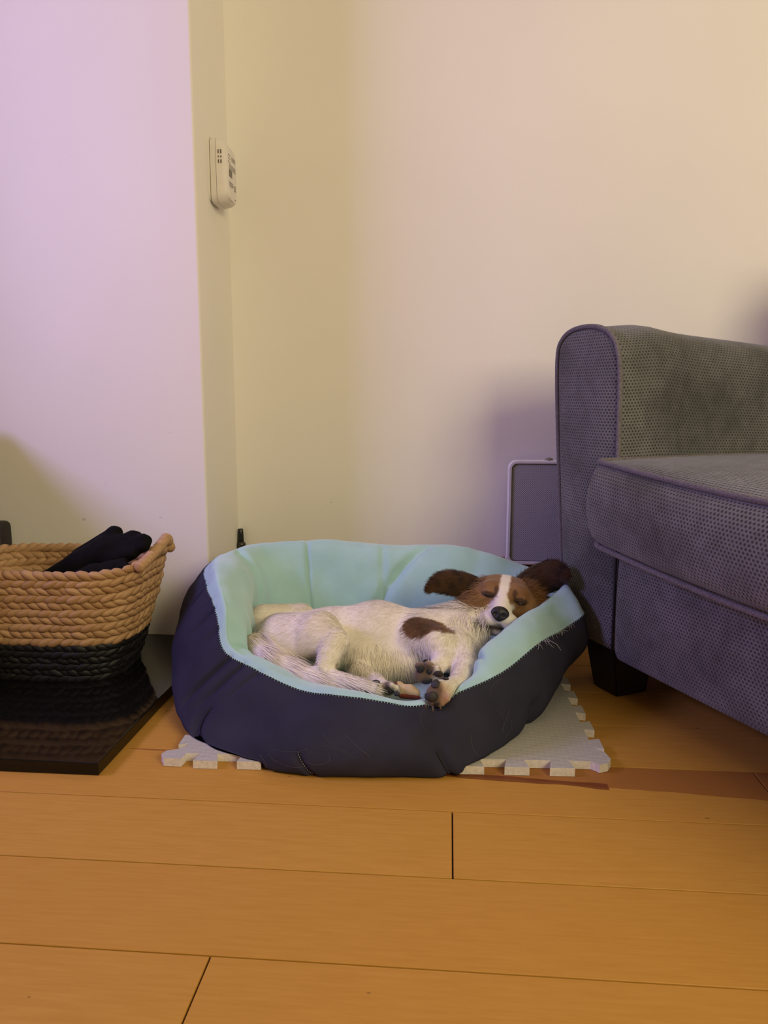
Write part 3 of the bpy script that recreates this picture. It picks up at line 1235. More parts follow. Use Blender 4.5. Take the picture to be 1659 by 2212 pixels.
yz_loft('back_plate', [(rrect(ay0 + 0.002, ay1 - 0.002, az0 + 0.006, az1, 0.010), ax0), (rrect(ay0 + 0.002, ay1 - 0.002, az0 + 0.006, az1, 0.010), ax0 + 0.0035)], M['alarm_plastic'], alarm)
yz_loft('seam', [(rrect(ay0 + 0.004, ay1 - 0.004, az0 + 0.008, az1 - 0.003, 0.010), ax0 + 0.0035), (rrect(ay0 + 0.004, ay1 - 0.004, az0 + 0.008, az1 - 0.003, 0.010), ax0 + 0.005)], M['seam_grey'], alarm)
B0 = rrect(ay0 + 0.001, ay1 - 0.001, az0, az1 - 0.002, 0.016)
shell = yz_loft('shell', [(B0, ax0 + 0.005), (rrect(ay0, ay1, az0, az1 - 0.002, 0.017), ax0 + 0.016)], M['alarm_plastic'], alarm)
yz_loft('seam', [(rrect(ay0 + .0012, ay1 - .0012, az0 + .0012, az1 - .0032, 0.016), ax0 + 0.0158), (rrect(ay0 + .0012, ay1 - .0012, az0 + .0012, az1 - .0032, 0.016), ax0 + 0.0170)], M['seam_grey'], alarm)
# front half slopes at the top, has a domed test button bay at the bottom
loops = []
for x, i, top in ((0.0168, 0.0, 0.0), (0.024, 0.0008, 0.002), (0.031, 0.0025, 0.008), (0.0355, 0.0045, 0.015), (0.038, 0.0075, 0.021)):
    loops.append((rrect(ay0 + i, ay1 - i, az0 + i * 1.1, az1 - 0.002 - top, 0.017), ax0 + x))
front = yz_loft('front_cover', loops, M['alarm_plastic'], alarm, True, True)
fx = ax0 + 0.0381


def mark(name, y0, y1, z0, z1, mat, t=0.0005, x=fx):
    return boxobj(name, (x - 0.0004, y0, z0), (x + t, y1, z1), mat, front)


mark('display', 1.5475, 1.5660, 0.917, 0.930, M['lcd'], 0.0006)
for z in (0.956, 0.950, 0.944):
    ball('indicator_light', (fx, 1.5445, z), (0.0008, 0.0016, 0.0014), M['print'], front)
    mark('print_line', 1.549, 1.557, z - 0.0006, z + 0.0004, M['print_soft'])
mark('print_block', 1.566, 1.590, 0.950, 0.957, M['print_soft'])
for i in range(4):
    mark('print_line', 1.548, 1.592, 0.9395 - i * 0.0026, 0.9403 - i * 0.0026, M['print_soft'])
for i, (a, b) in enumerate(((1.546, 1.572), (1.546, 1.576), (1.547, 1.570))):
    mark('print_line', a, b, 0.906 - i * 0.0034, 0.9078 - i * 0.0034, M['print_soft'])
for i in range(3):
    mark('print_line', 1.580, 1.590, 0.905 - i * 0.004, 0.9065 - i * 0.004, M['print'])
yz_loft('test_button', [(rrect(1.541, 1.575, 0.872, 0.893, 0.009), ax0 + 0.036), (rrect(1.542, 1.574, 0.873, 0.892, 0.008), ax0 + 0.0405)], M['alarm_plastic'], front, True, True)
mark('print_line', 1.580, 1.587, 0.8795, 0.8815, M['print'])
# slots on the near side of the shell
for xs in (0.0215, 0.0265):
    for z0, z1 in ((0.9555, 0.9625), (0.948, 0.951), (0.9375, 0.944)):
        boxobj('side_slot', (ax0 + xs - 0.001, ay0 - 0.0002, z0), (ax0 + xs + 0.001, ay0 + 0.003, z1), M['print'], front)

# ------------------------------------------------------------------ the shape of the dog, asleep on its side (the bed gives way under it)
HC = Vector((0.0981,1.2827,0.1568))                      # head centre
cr = Vector((math.cos(rad(4.8)), math.sin(rad(4.8)), 0))
to_cam = (Vector((0, 0, 0.5)) - HC).normalized()
hu0 = Vector((0, 0, 1)) - to_cam * to_cam.z
hu0.normalize()
hr0 = hu0.cross(to_cam).normalized()
if hr0.dot(cr) < 0:
    hr0 = -hr0
RO = rad(10)
hr = (hr0 * math.cos(RO) - hu0 * math.sin(RO)).normalized()
hu = (hu0 * math.cos(RO) + hr0 * math.sin(RO)).normalized()
hf = to_cam.copy()
HFR = (hr, hu, hf)


def HP(a, b, c):
    """head coordinates in metres: right, up, towards the face"""
    return HC + hr * a + hu * b + hf * c


DOG = SDF((-0.40, 0.93, 0.03), (0.205, 1.47, 0.275), 0.0026)
# trunk
BODY = [((-0.2676,1.2018,0.0886),0.0539,(-0.1876,1.2236,0.0923),0.0501), ((-0.1876,1.2236,0.0939),0.0501,(-0.1145,1.2297,0.0995),0.0546), ((-0.1145,1.2297,0.0995),0.0546,(-0.0255,1.2171,0.0950),0.0492),
        ((-0.0258,1.2271,0.0940),0.0481,(0.0275,1.2316,0.1044),0.0436), ((0.0161,1.2457,0.1092),0.0381,(0.0590,1.2714,0.1307),0.0341)]
for p in BODY:
    DOG.cone(*p, k=0.022)
DOG.cone(*((-0.3155,1.2831,0.0971),0.0369,(-0.2545,1.2882,0.1080),0.0272), k=0.004)            # far haunch behind the rump
DOG.cone(*((0.0272,1.1915,0.0803),0.0291,(0.0418,1.1676,0.0510),0.0242), k=0.02)          # breast
DOG.cone(*((-0.1290,1.1834,0.0707),0.0322,(-0.0614,1.1790,0.0666),0.0290), k=0.02)             # belly
# near hind leg: thigh, shank, foot
DOG.cone(*((-0.2576,1.1675,0.1073),0.0437,(-0.1978,1.1475,0.1254),0.0356), k=0.014)
DOG.cone(*((-0.1969,1.1425,0.1270),0.0355,(-0.1689,1.1198,0.1233),0.0229), k=0.010)
DOG.cone(*((-0.1710,1.1146,0.1206),0.0200,(-0.1805,1.0837,0.0920),0.0128), k=0.005)
DOG.cone(*((-0.1820,1.0836,0.0891),0.0128,(-0.1525,1.0710,0.0819),0.0106), k=0.005)
DOG.cone(*((-0.1525,1.0710,0.0819),0.0106,(-0.1156,1.0590,0.0800),0.0098), k=0.006)
for a in (((-0.1195,1.0637,0.0802),0.0066,(-0.1046,1.0570,0.0833),0.0046), ((-0.1193,1.0617,0.0767),0.0066,(-0.1015,1.0532,0.0800),0.0049), ((-0.1224,1.0595,0.0740),0.0059,(-0.1047,1.0509,0.0759),0.0045), ((-0.1363,1.0623,0.0731),0.0066,(-0.1251,1.0532,0.0728),0.0039)):
    DOG.cone(*a, k=0.003)
# far hind leg, its foot pointing at the camera
DOG.cone(*((-0.1355,1.1427,0.0685),0.0169,(-0.1030,1.1053,0.0689),0.0116), k=0.008)
DOG.cone(*((-0.1030,1.1053,0.0674),0.0116,(-0.0866,1.0765,0.0691),0.0099), k=0.005)
for a in (((-0.0900,1.0762,0.0734),0.0066,(-0.0989,1.0614,0.0775),0.0052), ((-0.0846,1.0767,0.0748),0.0066,(-0.0788,1.0631,0.0796),0.0052), ((-0.0798,1.0771,0.0705),0.0066,(-0.0703,1.0679,0.0738),0.0049)):
    DOG.cone(*a, k=0.003)
# tail sweeping forward under the thigh
TAIL = [(-0.2991,1.1440,0.1086), (-0.2778,1.1157,0.0980), (-0.2363,1.0991,0.0860), (-0.1979,1.0822,0.0790), (-0.1707,1.0725,0.0736), (-0.1492,1.0663,0.0704)]
TR = [0.017, 0.019, 0.018, 0.015, 0.010, 0.004]
for i in range(5):
    DOG.cone(TAIL[i], TR[i], TAIL[i + 1], TR[i + 1], k=0.008)
# near fore leg: shoulder, elbow, wrist, paw turned up to show its pads
DOG.cone(*((-0.0436,1.1905,0.1134),0.0336,(-0.0134,1.1579,0.1120),0.0255), k=0.012)
DOG.cone(*((-0.0134,1.1579,0.1120),0.0255,(-0.0023,1.1288,0.0978),0.0166), k=0.008)
DOG.cone(*((-0.0023,1.1288,0.0978),0.0166,(-0.0171,1.0974,0.0927),0.0121), k=0.006)
DOG.cone(*((-0.0171,1.0974,0.0927),0.0128,(-0.0291,1.0834,0.0897),0.0133), k=0.005)
for a in (((-0.0346,1.0829,0.0997),0.0086,(-0.0397,1.0744,0.1069),0.0059), ((-0.0251,1.0817,0.1033),0.0080,(-0.0256,1.0736,0.1104),0.0056), ((-0.0169,1.0804,0.0991),0.0079,(-0.0134,1.0726,0.1049),0.0053), ((-0.0121,1.0808,0.0920),0.0073,(-0.0073,1.0732,0.0943),0.0046), ((-0.0358,1.0808,0.0891),0.0093,(-0.0396,1.0745,0.0892),0.0066)):
    DOG.cone(*a, k=0.006)
# far fore leg: lies over the low front of the bed
DOG.cone(*((0.0157,1.1805,0.0991),0.0303,(0.0294,1.1264,0.0886),0.0206), k=0.012)
DOG.cone(*((0.0294,1.1264,0.0886),0.0206,(0.0181,1.0552,0.0880),0.0142), k=0.008)
DOG.cone(*((0.0181,1.0552,0.0880),0.0142,(-0.0046,1.0031,0.0984),0.0129), k=0.006)
DOG.cone(*((-0.0034,1.0083,0.0957),0.0130,(-0.0108,0.9926,0.0971),0.0128), k=0.005)
for a in (((-0.0177,0.9920,0.1011),0.0079,(-0.0205,0.9817,0.1005),0.0060), ((-0.0151,0.9902,0.0927),0.0079,(-0.0173,0.9800,0.0916),0.0060), ((-0.0063,0.9909,0.0907),0.0079,(-0.0068,0.9809,0.0903),0.0060), ((0.0005,0.9935,0.0958),0.0073,(0.0024,0.9836,0.0960),0.0054), ((-0.0079,1.0029,0.1050),0.0080,(-0.0116,0.9945,0.1108),0.0055)):
    DOG.cone(*a, k=0.006)
# head
DOG.ell(HP(0.001, 0.000, -0.012), (0.060, 0.0385, 0.056), HFR, k=0.010)         # skull
DOG.ell(HP(-0.036, -0.020, 0.006), (0.029, 0.030, 0.034), HFR, k=0.014)         # cheeks
DOG.ell(HP(0.038, -0.018, 0.004), (0.029, 0.031, 0.034), HFR, k=0.014)
DOG.ell(HP(-0.021, 0.0125, 0.030), (0.019, 0.0115, 0.013), HFR, k=0.008)        # brows
DOG.ell(HP(0.021, 0.0125, 0.030), (0.019, 0.0115, 0.013), HFR, k=0.008)
DOG.cone(HP(0.000, 0.000, 0.030), 0.0185, HP(-0.001, -0.028, 0.066), 0.0150, k=0.009)    # bridge and muzzle
DOG.ell(HP(-0.0150, -0.0385, 0.054), (0.0160, 0.0145, 0.022), HFR, k=0.007)     # lips
DOG.ell(HP(0.0150, -0.0385, 0.054), (0.0160, 0.0145, 0.022), HFR, k=0.007)
DOG.cone(HP(-0.001, -0.050, 0.022), 0.017, HP(-0.001, -0.0535, 0.052), 0.0105, k=0.004)  # lower jaw
DOG.ell(HP(-0.0265, 0.0005, 0.0385), (0.0105, 0.0060, 0.0062), HFR, k=0.004)    # closed lids
DOG.ell(HP(0.0275, 0.0005, 0.0385), (0.0105, 0.0060, 0.0062), HFR, k=0.004)

# ------------------------------------------------------------------ dog bed: padded oval ring, charcoal outside, aqua fleece inside
BEDC = Vector((-0.1303,1.1933,0.0000))
bed = empty('dog_bed', (BEDC.x, BEDC.y, 0.0), 'oval padded dog bed, charcoal cloth outside and aqua fleece inside', 'dog bed')
# stations around the ring: base edge, belly of the outer wall, seam, crest, inner wall, inner foot
BST = [
    # right end, going anticlockwise
    ((0.1478,1.2869,0.0135), (0.2248,1.2683,0.0793), (0.2231,1.2681,0.1413), (0.2032,1.3066,0.1757), (0.1850,1.3201,0.1404), (0.1234,1.2848,0.0915)),
    ((0.1428,1.3467,0.0135), (0.1612,1.3783,0.0900), (0.1612,1.3783,0.1450), (0.1918,1.3859,0.1693), (0.1660,1.3637,0.1408), (0.1200,1.3448,0.1065)),
    ((0.0892,1.3873,0.0135), (0.1379,1.4888,0.0900), (0.1334,1.4944,0.1550), (0.1423,1.4470,0.1752), (0.1202,1.4100,0.1408), (0.0804,1.3715,0.1064)),
    ((0.0008,1.4251,0.0135), (0.0285,1.5127,0.1000), (0.0180,1.5188,0.1800), (0.0299,1.4576,0.2008), (0.0171,1.4214,0.1491), (-0.0039,1.3845,0.1006)),
    ((-0.1114,1.4458,0.0135), (-0.1181,1.5255,0.1000), (-0.1182,1.5275,0.1850), (-0.1042,1.4614,0.1995), (-0.1020,1.4315,0.1442), (-0.1030,1.3862,0.0888)),
    ((-0.2351,1.4253,0.0135), (-0.2556,1.5139,0.1000), (-0.2556,1.5139,0.1850), (-0.2474,1.4494,0.2141), (-0.2433,1.4196,0.1487), (-0.2365,1.3750,0.0888)),
    ((-0.3306,1.3671,0.0135), (-0.3734,1.4589,0.1100), (-0.3682,1.4563,0.1900), (-0.3432,1.4112,0.2155), (-0.3178,1.3833,0.1516), (-0.3011,1.3495,0.0947)),
    ((-0.3724,1.3034,0.0135), (-0.4416,1.3829,0.1626), (-0.4021,1.3712,0.2076), (-0.3797,1.3480,0.2137), (-0.3427,1.3260,0.1695), (-0.3308,1.2969,0.1180)),
    ((-0.3874,1.2319,0.0135), (-0.4663,1.3056,0.1293), (-0.4182,1.2795,0.1942), (-0.3860,1.2621,0.2152), (-0.3364,1.2512,0.1782), (-0.3280,1.2369,0.1151)),
    ((-0.3876,1.1616,0.0135), (-0.4604,1.2208,0.0882), (-0.3860,1.1869,0.1856), (-0.3615,1.1839,0.2023), (-0.3219,1.1822,0.1590), (-0.3113,1.1781,0.0906)),
    ((-0.3747,1.0925,0.0100), (-0.4378,1.1424,0.0568), (-0.3526,1.1244,0.1598), (-0.3345,1.1260,0.1686), (-0.3076,1.1282,0.1338), (-0.2877,1.1199,0.0887)),
    ((-0.3558,1.0339,0.0040), (-0.4093,1.0795,0.0350), (-0.3309,1.0811,0.1201), (-0.3204,1.0920,0.1225), (-0.3003,1.1088,0.1101), (-0.2736,1.1060,0.0831)),
    ((-0.3187,0.9868,0.0010), (-0.3588,1.0286,0.0284), (-0.2790,1.0453,0.1074), (-0.2725,1.0659,0.1057), (-0.2571,1.0823,0.0959), (-0.2334,1.0843,0.0757)),
    ((-0.2454,0.9508,0.0010), (-0.2824,0.9748,0.0283), (-0.2132,1.0107,0.0937), (-0.2096,1.0361,0.0915), (-0.2011,1.0619,0.0825), (-0.1861,1.0732,0.0657)),
    ((-0.1640,0.9376,0.0010), (-0.1851,0.9378,0.0400), (-0.1543,0.9805,0.0958), (-0.1544,1.0106,0.0917), (-0.1503,1.0411,0.0797), (-0.1458,1.0565,0.0666)),
    ((-0.0791,0.9417,0.0010), (-0.0963,0.9352,0.0429), (-0.0926,0.9737,0.0942), (-0.0957,1.0055,0.0870), (-0.0990,1.0404,0.0740), (-0.1004,1.0553,0.0616)),
    ((0.0055,0.9508,0.0010), (-0.0138,0.9502,0.0403), (-0.0351,0.9755,0.0870), (-0.0375,1.0054,0.0796), (-0.0408,1.0402,0.0685), (-0.0449,1.0600,0.0545)),
    ((0.0571,0.9933,0.0020), (0.0542,0.9930,0.0517), (0.0270,1.0108,0.0977), (0.0309,1.0463,0.0995), (0.0238,1.0707,0.0779), (0.0019,1.0940,0.0564)),
    ((0.1011,1.0672,0.0130), (0.1147,1.0633,0.0587), (0.0841,1.0658,0.1069), (0.0577,1.1037,0.1257), (0.0525,1.1283,0.0945), (0.0230,1.1359,0.0589)),
    ((0.1375,1.1355,0.0135), (0.1718,1.1484,0.0701), (0.1418,1.1459,0.1233), (0.1104,1.1784,0.1486), (0.1018,1.1977,0.1188), (0.0567,1.1889,0.0743)),
    ((0.1491,1.2117,0.0135), (0.2087,1.2268,0.0692), (0.1939,1.2305,0.1225), (0.1716,1.2638,0.1596), (0.1632,1.2681,0.1302), (0.0925,1.2321,0.0838)),
]
BST = np.array(BST)                                  # (stations, 6, 3)
cen0 = np.array(BEDC)
for st in BST:                                       # the roll drops steeply to the sleeping surface
    inn = cen0[:2] - st[4, :2]
    st[5, :2] = st[4, :2] + inn / np.linalg.norm(inn) * 0.016
    st[5, 2] = 0.050
NS = len(BST)
AR = 630
uu = np.linspace(0, NS, AR, endpoint=False)
RINGS = catmull(BST.reshape(NS, 18), uu, True).reshape(AR, 6, 3)
# dense section: base edge tucks inwards first
cen = np.array(BEDC)
under = RINGS[:, 0:1].copy()
under[:, 0, :2] = cen[:2] + (under[:, 0, :2] - cen[:2]) * 0.80
SEC = np.concatenate([under, RINGS], 1)              # 7 control points
NSEC = 61
sp = np.linspace(0, 6, NSEC)
GRID = np.zeros((AR, NSEC, 3))
for i in range(AR):
    GRID[i] = catmull(SEC[i], sp, False)
GRID[:, :, 2] = np.maximum(GRID[:, :, 2], np.where(sp[None, :] < 2, np.minimum(0.0012, 1), 0.001))

# sewn darts in the outer cover and quilting grooves in the lining (station position, width, depth, section range)
def gauss(x, w):
    return np.exp(-(x / w)**2)


def du(a):
    return (uu - a + NS / 2) % NS - NS / 2


Wn = np.zeros((AR, NSEC))
for a, w, dep, s0, s1 in ((12.05, 0.13, 0.011, 0.6, 2.35), (13.93, 0.06, 0.006, 0.4, 1.95), (16.02, 0.11, 0.007, 0.5, 2.0), (18.25, 0.16, 0.014, 0.5, 2.0), (9.6, 0.2, 0.006, 0.4, 1.7)):
    sec = np.clip((sp - s0) / 0.25, 0, 1) * np.clip((s1 - sp) / 0.35, 0, 1)
    slant = 0.42 if a == 3.3 else 0.0
    Wn -= dep * gauss(du(a)[:, None] - slant * (sp[None, :] - 3.3), w) * sec[None, :]
    Wn += dep * 0.35 * gauss(du(a), w * 4)[:, None] * sec[None, :]
for a, w, dep in ((6.95, 0.14, 0.012), (5.2, 0.035, 0.006), (4.15, 0.04, 0.005), (3.3, 0.085, 0.012), (2.75, 0.12, 0.003), (11.0, 0.10, 0.008), (0.55, 0.12, 0.008), (17.75, 0.10, 0.009)):
    sec = np.clip((sp - 3.55) / 0.5, 0, 1)
    slant = 0.42 if a == 3.3 else 0.0
    Wn -= dep * gauss(du(a)[:, None] - slant * (sp[None, :] - 3.3), w) * sec[None, :]
    Wn += dep * 0.3 * gauss(du(a), w * 4)[:, None] * sec[None, :]
# gathered creases running down from the seam on the left, and soft lumps everywhere
for a, w, dep, s0 in ((8.15, 0.05, 0.0015, 2.5), (8.62, 0.04, 0.002, 2.45), (8.86, 0.04, 0.0035, 2.3), (9.42, 0.04, 0.0025, 2.55), (9.75, 0.06, 0.004, 2.35), (10.35, 0.09, 0.004, 2.5), (11.3, 0.08, 0.007, 2.0), (11.75, 0.07, 0.006, 2.1), (12.2, 0.07, 0.004, 2.3), (7.6, 0.04, 0.0018, 2.5)):
    sec = np.clip((sp - s0) / 0.4, 0, 1) * np.clip((3.05 - sp) / 0.1, 0, 1)
    Wn -= dep * gauss(du(a), w)[:, None] * sec[None, :]
gu = np.roll(GRID, -1, 0) - np.roll(GRID, 1, 0)
gv = np.gradient(GRID, axis=1)
NRM = np.cross(gv, gu)
NRM /= np.linalg.norm(NRM, axis=2)[:, :, None] + 1e-12
# outward test on the belly of the outer wall
if np.mean(np.sum(NRM[:, 20, :2] * (GRID[:, 20, :2] - cen[None, :2]), axis=1)) < 0:
    NRM = -NRM
flat = GRID.reshape(-1, 3)
lump = np.array([noise.noise(Vector(p) * 16) for p in flat]).reshape(AR, NSEC) * 0.004 + np.array([noise.noise(Vector(p) * 45) for p in flat]).reshape(AR, NSEC) * 0.0012
lump *= np.clip((sp - 0.8) / 0.5, 0, 1)[None, :]
GRID = GRID + NRM * (Wn + lump)[:, :, None]
# it stands on the foam mat, its front hangs over onto the planks
mat_front = 0.984 + 0.0402 * (GRID[:, :, 0] - 0.205) - 0.0205
on_mat = np.clip((GRID[:, :, 1] - mat_front) / 0.004 + 1, 0, 1)
GRID[:, :, 2] = np.maximum(GRID[:, :, 2], 0.0012 + 0.0123 * on_mat)
GRID[:, 0, 2] = np.maximum(GRID[:, 0, 2], 0.0136)
# the padding gives way where the dog lies against it
for _ in range(4):
    dd = DOG.sample(GRID.reshape(-1, 3)).reshape(AR, NSEC)
    push = np.clip(0.0025 - dd, 0, 0.012) * (sp > 2.6)[None, :]
    for _k in range(6):
        push = np.maximum(push * 0.98, (push + np.roll(push, 1, 0) + np.roll(push, -1, 0) + np.roll(push, 1, 1) + np.roll(push, -1, 1)) / 5)
    GRID -= NRM * (push * (sp > 2.6)[None, :])[:, :, None]
KS = 30                                              # section index of the seam


def band(name, i0, i1, mat, off=0.0):
    m = i1 - i0 + 1
    V = (GRID[:, i0:i1 + 1] + NRM[:, i0:i1 + 1] * off).reshape(-1, 3)
    a = np.arange(AR)
    F = []
    for j in range(m - 1):
        q = np.stack([a * m + j, ((a + 1) % AR) * m + j, ((a + 1) % AR) * m + j + 1, a * m + j + 1], 1)
        F.append(q)
    Q = np.concatenate(F)
    o = link(name, fast_mesh(name, V, Q, bed), mat, bed)
    return o


cover = band('outer_cover', 0, KS, M['cover'])
lining = band('inner_lining', KS, NSEC - 1, M['fleece'], 0.0008)
# sleeping cushion inside
ed = GRID[:, NSEC - 1]
c3 = ed.mean(0)
c3[2] = 0.050
V = [tuple(c3)]
F = []
nr = 10
for r_ in range(1, nr + 1):
    f = r_ / nr
    for i in range(AR):
        p = c3 + (ed[i] - c3) * f * 1.012
        p[2] = c3[2] + (ed[i][2] - c3[2]) * f**2.5 + 0.004 * noise.noise(Vector(p) * 20)
        V.append(tuple(p))
V = np.array(V)
for _ in range(14):
    V[:, 2] -= np.clip(0.0025 - DOG.sample(V), 0, 0.004)
V[:, 2] = np.maximum(V[:, 2], 0.018)
for i in range(AR):
    F.append((0, 1 + i, 1 + (i + 1) % AR))
    for r_ in range(nr - 1):
        a, b = 1 + r_ * AR, 1 + (r_ + 1) * AR
        F.append((a + i, b + i, b + (i + 1) % AR, a + (i + 1) % AR))
link('cushion', pymesh('cushion', V, F, bed), M['fleece'], bed)
V = [tuple(BEDC + Vector((0, 0, 0.0136)))] + [tuple(p) for p in GRID[:, 0]]
F = [(0, 1 + (i + 1) % AR, 1 + i) for i in range(AR)]
link('bottom', pymesh('bottom', V, F, bed), M['cover'], bed)


def on_bed(u, s, off=0.0):
    fi = u / NS * AR
    fj = min(NSEC - 1.001, max(0.0, s / 6 * (NSEC - 1)))
    i, j = int(fi), int(fj)
    a, b = fi - i, fj - j
    p = np.zeros(3)
    for di, wa in ((0, 1 - a), (1, a)):
        for dj, wb in ((0, 1 - b), (1, b)):
            ii, jj = (i + di) % AR, j + dj
            p += wa * wb * (GRID[ii, jj] + NRM[ii, jj] * off)
    return Vector(p)


# overlock seam where the fleece meets the cover, fraying on the right, and the dart stitching
lines = []
for i in range(0, AR, 2):
    p = Vector(GRID[i, KS])
    n = Vector(NRM[i, KS])
    dn = (Vector(GRID[i, KS - 1]) - p).normalized()
    lines.append([p + n * 0.0006 - dn * 0.0012, p + n * 0.0016 + dn * 0.0006, p + n * 0.0006 + dn * 0.0022])
o = tubes('seam_stitching', lines, 0.0005, M['fleece'], bed, 4)
o['kind'] = 'stuff'
for u, s0, s1, mt in ((12.05, 1.2, 2.3, 'thread_dark'), (13.93, 0.8, 1.95, 'thread_dark'), (16.02, 0.8, 1.9, 'thread_dark')):
    tube('dart_seam', [on_bed(u, s, 0.0008) for s in np.linspace(s0, s1, 12)], 0.0009, M[mt], cover, 5)
lines = []
for s in np.linspace(1.2, 1.9, 12):
    a = on_bed(13.93, s, 0.0016)
    lines.append([a + Vector((0.0008, 0, 0)), a + Vector((0.0008, -0.0002, -0.0018))])
tubes('dart_stitch', lines, 0.0004, M['thread_pale'], cover, 4)
rnd = random.Random(3)
lines = []
for k_ in range(26):
    u = rnd.uniform(18.9, 20.25)
    a = Vector(GRID[int(u / NS * AR) % AR, KS]) + Vector(NRM[int(u / NS * AR) % AR, KS]) * 0.001
    ln = rnd.uniform(0.004, 0.012)
    d = Vector((rnd.uniform(-.6, .6), -0.35, rnd.uniform(-1.0, 0.1))).normalized()
    b = a + d * ln + Vector((0, -0.002, 0))
    lines.append([a, (a + b) / 2 + Vector((rnd.uniform(-.002, .002), -0.0015, 0)), b])
p0 = Vector((0.1501,1.1315,0.1356))
lines.append([p0, Vector((0.1572,1.1221,0.1331)), Vector((0.1650,1.1227,0.1288)), Vector((0.1707,1.1182,0.1211))])
lines.append([p0, Vector((0.1525,1.1167,0.1319)), Vector((0.1596,1.1173,0.1254))])
tubes('frayed_thread', lines, 0.00035, M['thread_pale'], bed, 4)['kind'] = 'stuff'
lines = []
for k_ in range(14):
    u = rnd.uniform(12.6, 18.5)
    s = rnd.uniform(1.3, 2.8)
    pts = []
    a = rnd.uniform(0, 6.28)
    cu = rnd.uniform(-0.5, 0.5)
    for q in range(14):
        pts.append(on_bed(u, s, 0.0009))
        u += 0.045 * math.cos(a)
        s = min(2.9, max(0.9, s + 0.045 * math.sin(a)))
        a += cu * 0.45
    lines.append(pts)
tubes('shed_hair', lines, 0.00011, M['hair_grey'], cover, 3)['kind'] = 'stuff'

# ------------------------------------------------------------------ the dog
V, Q = DOG.mesh(2)

dog = empty('dog', ((-0.1225,1.1939,0.0906)[0], (-0.1225,1.1939,0.0906)[1], 0.05), 'small white dog with brown patches and face, asleep in the padded bed', 'dog')


def smooth01(x, a, b):
    t = np.clip((x - a) / (b - a), 0, 1)
    return t * t * (3 - 2 * t)


def seg_d(P, a, b):
    a, b = np.array(a), np.array(b)
    ab = b - a
    t = np.clip(((P - a) @ ab) / (ab @ ab), 0, 1)
    return np.linalg.norm(P - a - t[:, None] * ab, axis=1)


WHITE = np.array((0.84, 0.775, 0.66))
BROWN = np.array((0.195, 0.096, 0.036))
TAN = np.array((0.31, 0.170, 0.068))
DARK = np.array((0.030, 0.018, 0.012))
PINK = np.array((0.52, 0.30, 0.21))


